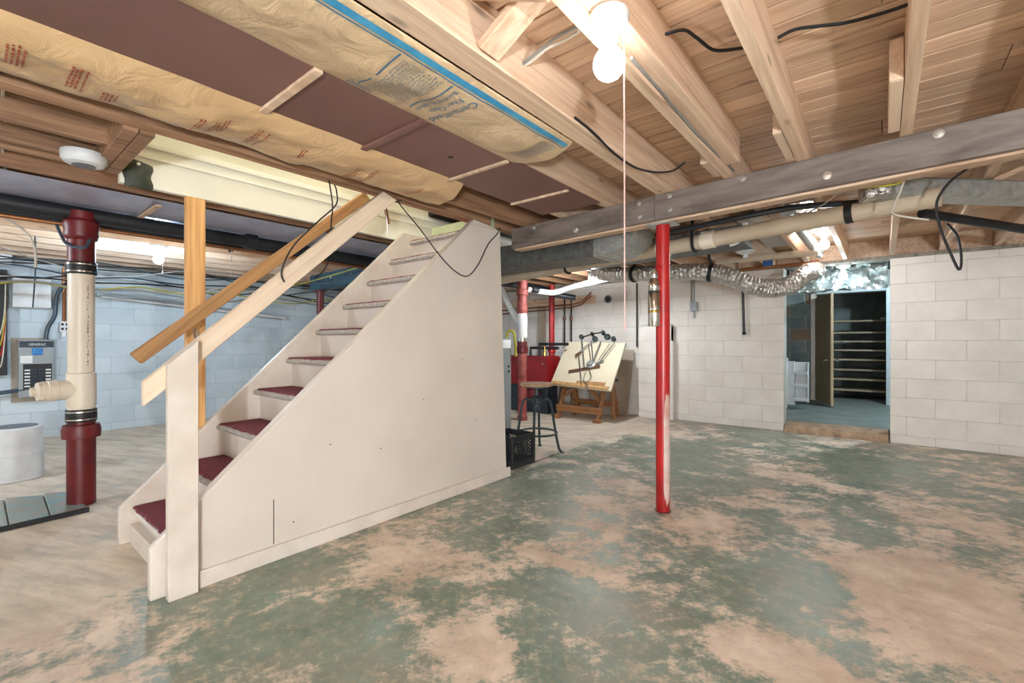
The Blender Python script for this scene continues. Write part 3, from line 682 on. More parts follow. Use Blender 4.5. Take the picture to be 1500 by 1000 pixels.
cable('cable', [jx(1140, 55, 2.13), jx(1165, 43, 2.15), jx(1200, 38, 2.15), jx(1240, 33, 2.14), jx(1290, 20, 2.14), jx(1335, 5, 2.12)], .006, 'cable_black', 'dark cable crossing the bay between two bare joists')
cable('cable', [ax(925, 85, -.612), ax(960, 125, -.612), ax(990, 160, -.64), ax(1020, 195, -.645), ax(1050, 225, -.645), ax(1075, 250, -.645)], .006, 'cable_grey', 'grey green cable along the side of the lamp joist')
cable('cable', [(.448, 2.9, 2.05), (.43, 2.95, 1.99), ay(1418, 246, 3.0), ay(1390, 268, 3.05), ay(1372, 298, 3.1), ay(1378, 335, 3.15), ay(1392, 370, 3.2), ay(1405, 395, 3.2), ay(1408, 375, 3.2), ay(1402, 345, 3.2), ay(1388, 328, 3.25)], .006, 'cable_black', 'black cable hanging in a loop before the block wall')
cable('cable', [(.1, 2.78, 1.832), ay(1326, 262, 2.95), ay(1318, 282, 3.0), ay(1310, 300, 3.05), ay(1309, 313, 3.1), ay(1330, 318, 3.15), ay(1360, 322, 3.2)], .005, 'cable_white', 'white cable dropping from the beam to the tan pipe')
cable('cable', [ay(1327, 263, 2.86), ay(1310, 270, 2.88), ay(1280, 273, 2.9), ay(1240, 277, 2.95)], .005, 'cable_yellow', 'yellow cable under the main beam')
cable('cable', [ay(1228, 282, 2.95), ay(1205, 300, 3.3), ay(1180, 312, 3.6), ay(1160, 312, 3.8), ay(1140, 298, 3.9)], .005, 'cable_white', 'white cable slack between the beam and the vent duct')
rr = random.Random(5)
wire_lab = ['blue grey', 'black', 'white', 'dark', 'pale yellow', 'grey']
for i in range(6):
    pts = []
    for j in range(12):
        y = -.4 + j * .45; pts.append((-7.12 + .16 * rr.random() + .06 * i, y, 1.83 - .035 * i + rr.uniform(-.07, .05)))
    cable('cable', pts, .008, ['cable_blue', 'cable_black', 'cable_white', 'cable_black', 'cable_yellow', 'cable_grey'][i], wire_lab[i] + ' cable strung along the top of the blue white wall', 6, 'cables strung along the block wall')
for i in range(4):
    x = -6.9 + .25 * i; pts = [(x, .2 + .8 * j, 1.95 - (.06 + .05 * i) * math.sin(j * 1.9 + i) ** 2) for j in range(6)]
    cable('cable', pts, .007, ['cable_black', 'cable_blue', 'cable_black', 'cable_grey'][i], ['thin black', 'thin slate', 'thick black', 'thin grey'][i] + ' cable drooping below the joists beyond the stairs', 6, 'cables drooping below the joists')
cable('cable', [(-4.4, .1, 1.95), (-4.5, .3, 1.84), (-4.52, .36, 1.72), (-4.6, .37, 1.6)], .008, 'cable_white', 'short white cable curling down beside the drain stack')
cable('cable', [ax(80, 322, -4.3), ax(90, 345, -4.25), ax(100, 358, -4.1), ax(125, 362, -4.02), ax(132, 345, -4.1)], .01, 'cable_blue', 'slate cable strapped round the neck of the drain stack')

# ------------------------------------------------------------------ drain stack by the stairs
sx, sy = -4.14, .545
ds = thing('drain_stack', 'vertical drain stack of dark red iron and cream plastic', 'pipe', (sx, sy, 0))
part(ds, 'iron_base', MB().lathe((sx, sy, 0), [(.074, 0), (.074, .44), (.098, .445), (.1, .50), (.092, .53), (.072, .535), (.072, .56)], 28), 'dark_red')
for z0, z1 in ((.55, .632), (1.525, 1.605)):
    cp = part(ds, 'rubber_coupling', MB().lathe((sx, sy, z0), [(.076, 0), (.079, .005), (.079, z1 - z0 - .005), (.076, z1 - z0)], 28), 'rubber')
    for dz in (.012, z1 - z0 - .02): part(cp, 'clamp_band', MB().lathe((sx, sy, z0 + dz), [(.0795, 0), (.081, 0), (.081, .009), (.0795, .009)], 28), 'chrome')
part(ds, 'plastic_pipe', MB().lathe((sx, sy, .63), [(.07, 0), (.07, .02), (.076, .022), (.076, .24), (.068, .245), (.068, .9)], 28), 'pvc')
tc = Vector((sx, sy, .765))
ct = part(ds, 'cleanout_branch', MB().lathe(tc, [(.062, .03), (.062, .12), (.067, .122), (.067, .165), (.062, .168), (.062, .19)], 24, (.15, -1, 0)), 'pvc')
d_ = Vector((.15, -1, 0)).normalized()
part(ct, 'plug', MB().lathe(tc + d_ * .19, [(.06, 0), (.06, .02), (.03, .03), (.028, .05), (.0, .055)], 8, d_), 'pvc')
part(ds, 'iron_top', MB().lathe((sx, sy, 1.6), [(.07, 0), (.07, .15), (.082, .16), (.09, .18), (.086, .21), (.092, .24), (.092, .27), (.075, .29), (.075, .34)], 28), 'dark_red')
q = MB(); rr = random.Random(3); z = .92                 # print running up the plastic pipe
ca = math.atan2(-sy, -sx) + .42
while z < 1.46:
    l = rr.uniform(.006, .02)
    for da in (0, .05):
        if rr.random() < .75:
            w_ = .04; a = ca + da * 1.3
            q.add([(sx + .0686 * math.cos(a + e), sy + .0686 * math.sin(a + e), zz) for e, zz in ((0, z), (w_, z), (w_, z + l), (0, z + l))], [(0, 1, 2, 3)])
    z += l + rr.uniform(.004, .014)
o = part(ds, 'pipe_print', q, 'ink'); o['kind'] = 'stuff'
hp_ = thing('drain_pipe', 'black iron drain pipe running under the joists into the red stack', 'pipe', (-4.14, .5, 1.9))
part(hp_, 'pipe', MB().tube([(-4.16, -2.4, 1.955), (-4.14, .55, 1.925), (-4.1, 6.0, 1.89)], .05, 16), 'black_iron')
for y in (-.2, 1.6, 3.1): part(hp_, 'hub', MB().lathe((-4.13, y, 1.92), [(.05, -.06), (.064, -.05), (.064, .03), (.05, .04)], 18, (0, 1, -.01)), 'black_iron')
single('pipe', MB().tube([(-4.3, -2.4, 1.88), (-4.28, 5.0, 1.86)], .014, 10), 'copper', 'thin copper pipe beside the black drain pipe', 'pipe')
single('pipe', MB().tube([(-4.44, -2.4, 1.93), (-4.42, 5.0, 1.91)], .022, 10), 'black_iron', 'slim black pipe alongside the black drain pipe', 'pipe')
shp = thing('duct_panel', 'lavender grey sheet metal closing a joist bay beyond the stairs', 'duct', (-4.0, 1, 1.98))
part(shp, 'sheet', MB().prism([(-3.63, 1.995), (-3.75, 1.985), (-4.02, 1.97), (-4.28, 1.988), (-4.28, 1.996)], 'y', -1.6, 3.4), 'sheet_lavender')
part(shp, 'strap', MB().bar((-3.66, .85, 1.965), (-4.26, .85, 1.965), .035, .012), 'joist_wood', bevel=.002)
lt = thing('wall_strip', 'long grey metal strip fixed along the blue white block wall', 'strip', (-7.24, 2.2, 1.5))
part(lt, 'channel', MB().bar((-7.24, 1.08, 1.64), (-7.24, 3.3, 1.46), .06, .05), 'grey_metal', bevel=.004); part(lt, 'tube_rail', MB().tube([(-7.2, 1.12, 1.615), (-7.2, 3.28, 1.44)], .014, 8), 'white_plastic')

# ------------------------------------------------------------------ electrical gear on the side wall
XW = XL
def wbox(root, name, mat, y0, y1, z0, z1, d0, d1, bevel=.004): return part(root, name, MB().box(XW + d0, XW + d1, y0, y1, z0, z1), mat, bevel)
e = thing('electrical_panel', 'grey transfer switch panel with two columns of breakers', 'electrical panel', (XW + .1, .585, .47))
wbox(e, 'backboard', 'panel_tan', .405, .70, .42, 1.12, .0, .02); wbox(e, 'case', 'grey_metal', .45, .725, .475, 1.10, .02, .12)
bn = wbox(e, 'banner', 'dark_metal', .457, .718, 1.015, 1.085, .12, .124, .001)
me = text('GENERAC', .05, lambda a, b: Vector((XW + .1255, .525 + a * .6, 1.035 + b * .75)))
for v in me.vertices: v.co -= OFF[e]
me.materials.clear(); obj('lettering', me, 'white_paper', bn)
wbox(e, 'display', 'screen_blue', .55, .635, .93, 1.01, .12, .125, .001); wbox(e, 'notice', 'white_paper', .465, .555, .845, .925, .12, .122, 0)
db = wbox(e, 'breaker_bay', 'crate_black', .485, .705, .56, .835, .12, .126, .001)
for i in range(6):
    for y in (.495, .655): wbox(db, 'breaker_label', 'white_paper', y, y + .042, .585 + .035 * i, .602 + .035 * i, .126, .128, 0) if True else None
    for y in (.548, .60): wbox(db, 'breaker', 'dark_metal', y, y + .04, .583 + .035 * i, .606 + .035 * i, .126, .134, .001)
single('junction_box', MB().box(XW, XW + .09, .41, .705, 1.45, 1.775), 'white_plastic', 'blank white box above the grey breaker panel', 'electrical box', bevel=.006)
dp = thing('electrical_panel', 'open dark electrical panel with loose wires at its edge', 'electrical panel', (XW + .06, .2, .72))
wbox(dp, 'case', 'crate_black', .0, .372, .72, 1.84, 0, .1)
for i, m in enumerate(('cable_white', 'cable_yellow', 'red_paint', 'cable_white')):
    part(dp, 'wire', MB().tube([(XW + .11, .36, 1.7 - .1 * i), (XW + .12, .352, 1.4 - .1 * i), (XW + .11, .33, 1.2 - .12 * i), (XW + .105, .3, 1.1 - .1 * i)], .006, 6, smooth=5), m)
sb = thing('junction_box', 'pale grey box up at the joists by the dark panel', 'electrical box', (XW + .1, .25, 1.88))
wbox(sb, 'case', 'white_plastic', .12, .41, 1.885, 2.10, .0, .12, .008); wbox(sb, 'knob', 'white_plastic', .3, .36, 2.10, 2.14, .03, .09, .01)
single('conduit', MB().tube([ax(67, 497, -7.2), ax(70, 480, -7.2), ax(80, 462, -7.2), ax(82, 440, -7.2), ax(88, 424, -7.2), ax(102, 414, -7.2), ax(125, 405, -7.2)], .02, 10, smooth=8), 'cable_blue', 'dark flexible conduit curving up from the breaker panel', 'conduit')
single('conduit', MB().tube([(-7.2, .5, .56), (-7.2, .2, .53), (-7.2, -.4, .52)], .022, 10, smooth=4), 'cable_blue', 'dark conduit leaving the side of the breaker panel', 'conduit')
ou = thing('wall_outlet', 'outlet box with four sockets under a copper coloured cable', 'outlet', (XW + .03, .81, 1.17))
wbox(ou, 'plate', 'white_plastic', .775, .855, 1.19, 1.31, 0, .05, .006)
for y in (.797, .833):
    for z in (1.225, 1.275): wbox(ou, 'socket', 'ink', y - .011, y + .011, z - .014, z + .014, .05, .054, .002)
wbox(ou, 'plug', 'white_plastic', .79, .83, 1.13, 1.19, .02, .05, .004)
single('conduit', MB().tube([(XW + .02, .815, 1.31), (XW + .02, .815, 1.95)], .018, 8), 'copper', 'copper coloured conduit rising from the four socket outlet', 'conduit')
# air purifier
c = Vector((-5.3, .31, 0)); ap = thing('air_purifier', 'white round air purifier with perforated lower half on the floor', 'air purifier', c)
part(ap, 'shell', MB().lathe(c, [(.160, 0), (.168, .01), (.158, .40), (.15, .41), (.135, .412)], 48), 'white_plastic')
part(ap, 'top_grille', MB().lathe(c + Vector((0, 0, .412)), [(.133, 0), (.133, .004), (.0, .006)], 32), 'grille_dark')
q = MB()
for j in range(14):
    z = .03 + .013 * j; r_ = .1684 - (.010 / .39) * z + .0002
    for i in range(84):
        a = 2 * math.pi * (i + .5 * (j % 2)) / 84; x, y = math.cos(a), math.sin(a)
        if x * .95 - y * .1 < -.35: continue
        e_ = .0032; tx, ty = -y, x; pt = Vector((c.x + r_ * x, c.y + r_ * y, z))
        q.add([pt + Vector((tx * e_, ty * e_, 0)), pt + Vector((0, 0, e_)), pt - Vector((tx * e_, ty * e_, 0)), pt - Vector((0, 0, e_))], [(0, 1, 2, 3)])
o = part(ap, 'perforations', q, 'grille_dark'); o['kind'] = 'stuff'
# broken trench cover beside the stack
tv = thing('trench_cover', 'worn boards covering a floor trench beside the drain stack', 'trench cover', (-4.0, .35, 0))
P = [az(-60, 792), az(132, 748)]; Q = [az(-60, 742), az(120, 720)]
for i, (a, b) in enumerate(((0, .34), (.35, .66), (.67, .97))):
    p0, p1, q0, q1 = P[0].lerp(P[1], a), P[0].lerp(P[1], b), Q[0].lerp(Q[1], a), Q[0].lerp(Q[1], b)
    zt = [.022, .018, .012, .02]
    m = MB().add([p0, p1, q1, q0] + [v + Vector((0, 0, zt[k])) for k, v in enumerate((p0, p1, q1, q0))], [(0, 3, 2, 1), (4, 5, 6, 7), (0, 1, 5, 4), (1, 2, 6, 5), (2, 3, 7, 6), (3, 0, 4, 7)])
    part(tv, 'plank', m, 'water_pan', bevel=.004)
part(tv, 'edge_angle', MB().bar(P[0] + Vector((.01, -.006, .014)), P[1] + Vector((.01, -.006, .014)), .02, .028), 'black_iron', bevel=.002)

# ------------------------------------------------------------------ ducts and pipes behind the beam
dv = Vector((-.1, .009, 0))
da = thing('sheet_duct', 'galvanized duct with rounded end close behind the main beam', 'duct', (-2.3, 3.3, 1.74))
part(da, 'trunk', MB().box(-3.7, -1.75, 3.2, 3.55, 1.755, 1.955), 'galv_dark', bevel=.004)
pr = [(-1.75, 1.755), (-1.6, 1.765), (-1.5, 1.80), (-1.44, 1.86), (-1.42, 1.955), (-1.75, 1.955)]
part(da, 'rounded_end', MB().prism(pr, 'y', 3.198, 3.552), 'galv', bevel=.003); part(da, 'seam', MB().box(-1.765, -1.735, 3.19, 3.56, 1.748, 1.962), 'galv')
db_ = thing('sheet_duct', 'long galvanized duct above the tan drain pipe', 'duct', (-2.3, 3.85, 1.8))
def yd(x): return 3.98 - .087 * (x + 2)
m = MB(); xs = (-3.95, -.85)
for x in xs:
    m.v += [Vector((x, yd(x), 1.865)), Vector((x, yd(x) + .4, 1.865)), Vector((x, yd(x) + .4, 1.995)), Vector((x, yd(x), 1.995))]
m.f = [(0, 1, 2, 3), (4, 7, 6, 5), (0, 4, 5, 1), (1, 5, 6, 2), (2, 6, 7, 3), (3, 7, 4, 0)]
part(db_, 'trunk', m, 'galv_dark', bevel=.004)
part(db_, 'tape_patch', MB().box(-1.16, -1.02, yd(-1.1) - .004, yd(-1.1) + .02, 1.92, 1.98), 'white_paper')
part(db_, 'curved_strap', MB().tube([(-.82, 3.87, 1.995), (-.83, 3.86, 1.92), (-.87, 3.86, 1.86), (-.93, 3.87, 1.845)], .02, 6, smooth=4), 'white_plastic')
for x in (-3.1, -2.5): part(db_, 'seam', MB().box(x, x + .02, yd(x) - .008, yd(x) + .41, 1.857, 1.998), 'galv')
pv = thing('drain_pipe', 'long tan plastic drain pipe strapped below the ducts', 'pipe', (-1.6, 3.7, 1.75))
a, b = Vector((-4.0, 4.02, 1.765)), Vector((.25, 3.37, 1.865)); pd = (b - a).normalized()
part(pv, 'pipe', MB().tube([a, b], .055, 20), 'pvc_tan')
for f in (.62, .705): part(pv, 'coupling', MB().lathe(a.lerp(b, f), [(.058, -.05), (.063, -.045), (.063, .045), (.058, .05)], 20, pd), 'pvc')
for px in (832, 1018):
    r = ray(px, 380); tt = min(range(0, 1000), key=lambda i: abs((a.lerp(b, i / 1000) - EYE).cross(Vector((r.x, r.y, 0)).normalized()).z)) / 1000
    c = a.lerp(b, tt); part(pv, 'strap', MB().tube([c + Vector((0, -.05, .2)), c + Vector((0, -.062, .06)), c + Vector((0, -.066, 0)), c + Vector((0, -.05, -.045)), c + Vector((0, 0, -.06)), c + Vector((0, .05, -.04)), c + Vector((0, .06, .1))], .012, 6, smooth=4), 'rubber')
part(pv, 'black_sleeve', MB().lathe(a.lerp(b, .905), [(.057, -.02), (.06, -.018), (.06, .018), (.057, .02)], 20, pd), 'rubber')
# foil flex duct
fx = thing('flex_duct', 'silver foil flexible duct drooping toward the storage doorway', 'duct', (-1.4, 4.8, 1.55))
cp_ = [ay(868, 398, 5.0), ay(900, 402, 4.9), ay(940, 401, 4.8), ay(990, 399, 4.75), ay(1030, 398, 4.72), ay(1065, 404, 4.75), ay(1100, 418, 4.8), ay(1132, 423, 4.9), ay(1160, 416, 5.0), ay(1180, 400, 5.2), ay(1195, 396, 5.6)]
cp_ = spline(cp_, 26); rs = [.083 + .006 * (1 if i % 4 < 2 else -1) * (1 if i % 2 else .6) + .004 * noise.noise(Vector((i * .2, 0, 0))) for i in range(len(cp_))]
part(fx, 'sleeve', MB().tube(cp_, rs, 18), 'foil')
for i in (46, 112):
    d0 = (cp_[i + 1] - cp_[i - 1]).normalized(); c = cp_[i]
    part(fx, 'strap', MB().lathe(c, [(.09, -.018), (.094, -.016), (.094, .016), (.09, .018)], 18, d0), 'rubber')
    part(fx, 'hanger', MB().bar(c + Vector((0, 0, .08)), c + Vector((-.06, .0, .36)), .025, .006, (0, 1, 0)), 'rubber')
single('pipe', MB().tube([ay(1050, 383, 5.3), ay(1200, 369, 5.15)], .035, 14), 'pvc_tan', 'short tan pipe behind the foil flexible duct', 'pipe')
single('pipe', MB().tube([ay(1085, 395, 5.9), ay(1200, 384, 5.9)], .02, 10), 'copper', 'copper pipe low over the storage doorway', 'pipe')
for i, (px, py, Y, lb) in enumerate(((1090, 361, 4.9, 'blue junction box between joists beyond the tan drain pipe'), (1124, 385, 5.6, 'small blue junction box behind the short tan pipe'))):
    c = ay(px, py, Y); single('junction_box', MB().box(c.x - .045, c.x + .045, c.y, c.y + .06, c.z - .03, c.z + .04), 'blue_box', lb, 'electrical box', bevel=.004)
c = ay(1092, 367, 4.88)
single('lamp_holder', MB().lathe(c, [(.085, 0), (.085, -.012), (.05, -.03), (.025, -.04), (.025, -.07)], 18), 'white_plastic', 'white porcelain lampholder without bulb under the blue box', 'lamp holder')
vd = thing('vent_duct', 'galvanized rectangular vent duct slanting before the block wall', 'duct', (.3, 3.6, 1.95))
a, b = ay(1262, 283, 3.25), ay(1560, 286, 4.1)
part(vd, 'body', MB().bar(a + Vector((.1, .03, .01)), b, .16, .1), 'galv', bevel=.012); part(vd, 'crimped_end', MB().bar(a, a + Vector((.12, .04, .01)), .13, .085), 'foil', bevel=.01)
single('pipe', MB().tube([ay(1350, 312, 4.0), ay(1560, 345, 4.9)], .03, 12), 'black_iron', 'black pipe crossing the joists before the block wall', 'pipe')
single('pipe', MB().tube([ay(960, 345, 3.45), ay(1100, 315, 3.5), ay(1180, 302, 3.6), ay(1330, 293, 3.75)], .02, 10, smooth=5), 'black_iron', 'black pipe bending above the tan drain pipe', 'pipe')
# foil panned ducts and bright straps between joists above the far lamp
for i, (x0, x1, y0, y1) in enumerate(((-.96, -.72, 4.1, 5.6), (-.62, -.40, 4.0, 5.2))):
    single('foil_strip', MB().box(x0, x1, y0, y1, 2.10 + .02 * i, 2.112 + .02 * i), 'foil', ['wide foil faced strip between joists over the tan pipe', 'narrow foil faced strip between joists by the doorway lamp'][i], 'foil')
single('pipe', MB().tube([(-.52, 3.7, 2.0), (-.5, 5.6, 1.98)], .045, 14), 'galv', 'short galvanized round duct over the tan drain pipe', 'duct')
# foil faced insulation stuffed over the doorway
m = MB(); nu, nv = 60, 40
for j in range(nv + 1):
    v = j / nv
    for i in range(nu + 1):
        u = i / nu; x = OX0 + .012 + (OX1 - OX0 - .024) * u
        if v < .4: y = YB + .42 - .1 * math.sin(v / .4 * 1.57); z = 1.96 - .28 * (v / .4)
        else: y = YB + .32 + .9 * (v - .4) / .6; z = 1.68 + .16 * (v - .4) / .6
        nn = noise.fractal(Vector((x * 5, y * 5, z * 5)), .9, 2, 4)
        m.v.append(Vector((x, max(YB + .26, y + .07 * nn - .05 * abs(noise.noise(Vector((x * 14, z * 14, 5))))), z + .06 * noise.noise(Vector((x * 7 + 3, y * 6, 1))) + .035 * abs(noise.noise(Vector((x * 15, y * 13, z * 15)))))))
m.f = [(j * (nu + 1) + i, j * (nu + 1) + i + 1, (j + 1) * (nu + 1) + i + 1, (j + 1) * (nu + 1) + i) for j in range(nv) for i in range(nu)]
o0 = len(m.v); m.v += [v + Vector((0, .02, .02)) for v in m.v]; m.f += [tuple(k + o0 for k in f[::-1]) for f in m.f]
single('foil_insulation', m, 'foil_bag', 'crumpled silver foil insulation bulging over the storage doorway', 'insulation')

# ------------------------------------------------------------------ storage room contents
su = thing('shelving_unit', 'dark storage closet shelving of eight plain boards', 'shelving', (-.4, 9.75, .1))
for i, py in enumerate((470, 487, 500, 513, 527, 542, 556, 572)):
    z = ay(1255, py, 9.55).z; part(su, 'shelf', MB().box(-1.0, .3, 9.55, 9.95, z - .014, z + .014), 'shelf_wood', bevel=.002)
for x in (-1.02, .3): part(su, 'upright', MB().box(x, x + .03, 9.58, 9.95, .1, 1.9), 'shelf_wood')
z = ay(1255, 470, 9.55).z + .014
single('box', MB().bar((-.02, 9.68, z + .02), (.2, 9.66, z + .02), .08, .04), 'white_paper', 'small pale box lying on the top closet shelf', 'box', bevel=.004)
fd = thing('appliance_door', 'white refrigerator door with molded shelves leaning in the storage room', 'appliance door', (-1.0, 7.8, .1))
part(fd, 'panel', MB().box(-1.16, -1.08, 7.72, 7.86, .1, .84), 'white_plastic', bevel=.012); part(fd, 'liner', MB().box(-1.08, -.99, 7.76, 7.84, .15, .79), 'white_plastic', bevel=.008)
part(fd, 'side_rail', MB().box(-.99, -.83, 7.83, 7.85, .2, .78), 'white_plastic', bevel=.006); part(fd, 'side_rail', MB().box(-.835, -.82, 7.74, 7.85, .2, .78), 'white_plastic', bevel=.004)
for z in (.22, .42, .60): part(fd, 'door_shelf', MB().box(-.99, -.83, 7.74, 7.84, z, z + .02).box(-.99, -.83, 7.735, 7.745, z, z + .05), 'white_plastic', bevel=.003)

# ------------------------------------------------------------------ plumbing corner
bx, byy = -3.84, 4.95
s2 = thing('drain_stack', 'rusty red and white drain stack with angled branch beyond the stairs', 'pipe', (bx, byy, 0))
part(s2, 'iron_base', MB().lathe((bx, byy, 0), [(.07, 0), (.07, .06), (.06, .07), (.06, .70), (.066, .72), (.066, .92)], 20), 'rust_red')
part(s2, 'iron_hub', MB().lathe((bx, byy, .92), [(.066, 0), (.082, .01), (.082, .08), (.07, .09), (.066, .16)], 20), 'dark_red')
part(s2, 'clamp_band', MB().lathe((bx, byy, 1.08), [(.068, 0), (.071, .0), (.071, .05), (.068, .05)], 20), 'chrome')
part(s2, 'wye', MB().lathe((bx, byy, 1.13), [(.066, 0), (.07, .02), (.07, .3), (.064, .31), (.064, .36)], 20).tube([(bx, byy, 1.22), ay(752, 457, 4.93), ay(741, 437, 4.92), ay(733, 420, 4.9)], .045, 14), 'pvc_white')
part(s2, 'branch_joint', MB().tube([ay(757, 465, 4.935), ay(749, 452, 4.93)], .054, 14), 'pvc_white')
part(s2, 'iron_top', MB().lathe((bx, byy, 1.46), [(.062, 0), (.072, .02), (.072, .14), (.066, .15), (.066, .25), (.08, .26), (.08, .33), (.068, .34), (.068, .52)], 20), 'rust_red')
single('pipe', MB().lathe((-4.05, 5.98, 0), [(.05, 0), (.05, .9), (.062, .91), (.062, .97), (.045, .98), (.045, 1.97)], 18), 'red_paint', 'slim bright red vertical pipe beside the drafting table', 'pipe')
single('pipe', MB().tube([ay(773, 424, 5.0), ay(800, 428, 5.2), ay(815, 428, 5.3), ay(840, 420, 5.3), ay(930, 398, 5.0)], .04, 14, smooth=4), 'pvc_white', 'white plastic pipe rising from the rusty stack toward the foil duct', 'pipe')
single('pipe', MB().tube([ay(780, 424, 5.02), ay(806, 430, 5.3), ay(842, 436, 5.6)], .04, 14, smooth=4), 'black_iron', 'blue black iron drain arm behind the rusty stack', 'pipe')
for i, (y0, y1) in enumerate(((452, 446), (457, 450))):
    single('pipe', MB().tube([ay(735, y0 + 3, 6.2 - .03 * i), ay(838, y1, 6.2 - .03 * i), ay(852, y1 - 4, 6.2 - .03 * i), ay(866, 428 + 5 * i, 6.2 - .03 * i)], .012, 8), 'copper', ['upper', 'lower'][i] + ' of two copper pipes running along the white back wall', 'pipe')
for px, yt, yb, lb in ((827, 430, 505, 'thin dark pipe dropping down the back wall beside the red pipe'), (837, 432, 502, 'thin dark pipe with valve above the drafting board')):
    o = thing('pipe', lb, 'pipe', ay(px, yb, 6.26)); part(o, 'tube', MB().tube([ay(px, yt, 6.26), ay(px, yb, 6.26)], .013, 8), 'black_iron')
    part(o, 'valve' if px == 837 else 'joint', MB().lathe(ay(px, 467, 6.26), [(.014, -.03), (.026, -.02), (.026, .02), (.014, .03)], 10), 'bronze')
single('wall_board', MB().box(-5.3, -3.45, 6.26, 6.328, 1.68, 1.80), 'block_wood', 'wooden mounting board high on the white back wall', 'board', bevel=.004)
single('wall_board', MB().box(-4.55, -4.4, 6.28, 6.328, .4, 1.68), 'pvc_tan', 'upright tan board on the back wall behind the red tank', 'board', bevel=.004)
xa, xb = ay(735, 560, 5.55).x - .4, ay(803, 560, 5.55).x
bo = thing('boiler', 'red metal boiler tank with pipes on top beyond the stairs', 'boiler', ((xa + xb) / 2, 5.7, 0))
part(bo, 'jacket', MB().box(xa, xb, 5.55, 5.9, .42, .86), 'boiler_red', bevel=.02, seg=2); part(bo, 'base', MB().box(xa + .04, xb - .05, 5.6, 5.88, .0, .42), 'dark_metal', bevel=.01)
part(bo, 'burner', MB().lathe((xb - .25, 5.56, .3), [(.09, 0), (.09, .12), (.05, .16)], 14, (0, -1, 0)), 'dark_red')
for i, x in enumerate((xb - .45, xb - .28)):
    part(bo, 'top_pipe', MB().tube([(x, 5.72, .85), (x, 5.72, .98 + .06 * i), (x + .5, 5.75, .98 + .06 * i)], .022, 8), 'black_iron')
part(bo, 'valve', MB().lathe((xb - .18, 5.72, .86), [(.03, 0), (.03, .06), (.012, .065), (.012, .14)], 10), 'brass'); part(bo, 'rivet', MB().lathe((xb - .1, 5.548, .75), [(.012, 0), (.012, .004)], 8, (0, -1, 0)), 'steel_bolt')
gb = thing('water_softener', 'grey cabinet with yellow hose tucked behind the stair panel', 'appliance', (-3.7, 4.15, 0))
part(gb, 'cabinet', MB().box(-3.95, -3.5, 3.98, 4.3, 0, 1.12), 'grey_metal', bevel=.012); part(gb, 'notice', MB().box(-3.499, -3.496, 4.12, 4.28, 1.0, 1.1), 'white_paper')
part(gb, 'hose', MB().tube([(-3.55, 4.26, 1.12), (-3.54, 4.29, 1.2), (-3.5, 4.33, 1.2), (-3.47, 4.33, 1.08), (-3.46, 4.33, .9)], .016, 8, smooth=6), 'cable_yellow')
for z in (.72, .78): part(gb, 'button', MB().lathe((-3.5, 4.24, z), [(.014, 0), (.014, .012)], 10, (1, 0, 0)), 'ink')
# steel stool with round wood seat
cx, cy_ = -2.63, 3.62
so = thing('stool', 'industrial steel stool with round wooden seat behind the stair panel', 'stool', (cx, cy_, 0))
part(so, 'seat', MB().lathe((cx, cy_, .645), [(.155, 0), (.168, .006), (.17, .018), (.162, .028), (.05, .03)], 36), 'seat_wood')
part(so, 'seat_plate', MB().lathe((cx, cy_, .62), [(.05, 0), (.12, .012), (.12, .025)], 20), 'stool_steel'); part(so, 'screw', MB().lathe((cx, cy_, .42), [(.018, 0), (.018, .2)], 12), 'stool_steel')
part(so, 'hub', MB().lathe((cx, cy_, .47), [(.03, 0), (.05, .02), (.05, .06), (.03, .08)], 14), 'stool_steel')
for k_ in range(4):
    a = R(-62 + 90 * k_); d = Vector((math.cos(a), math.sin(a), 0)); c = Vector((cx, cy_, 0))
    lg = part(so, 'leg', MB().tube([c + d * .03 + Vector((0, 0, .5)), c + d * .09 + Vector((0, 0, .515)), c + d * .14 + Vector((0, 0, .47)), c + d * .185 + Vector((0, 0, .2)), c + d * .22 + Vector((0, 0, .04)), c + d * .25 + Vector((0, 0, .012))], .0125, 8, smooth=5), 'stool_steel')
    part(lg, 'foot', MB().lathe(c + d * .25, [(.022, 0), (.022, .008), (.012, .014)], 10), 'stool_steel')
def ring(c, R0, r, n=40): return MB().tube([c + Vector((R0 * math.cos(2 * math.pi * i / n), R0 * math.sin(2 * math.pi * i / n), 0)) for i in range(n + 1)], r, 8, cap=False)
part(so, 'foot_ring', ring(Vector((cx, cy_, .19)), .2, .01), 'stool_steel')
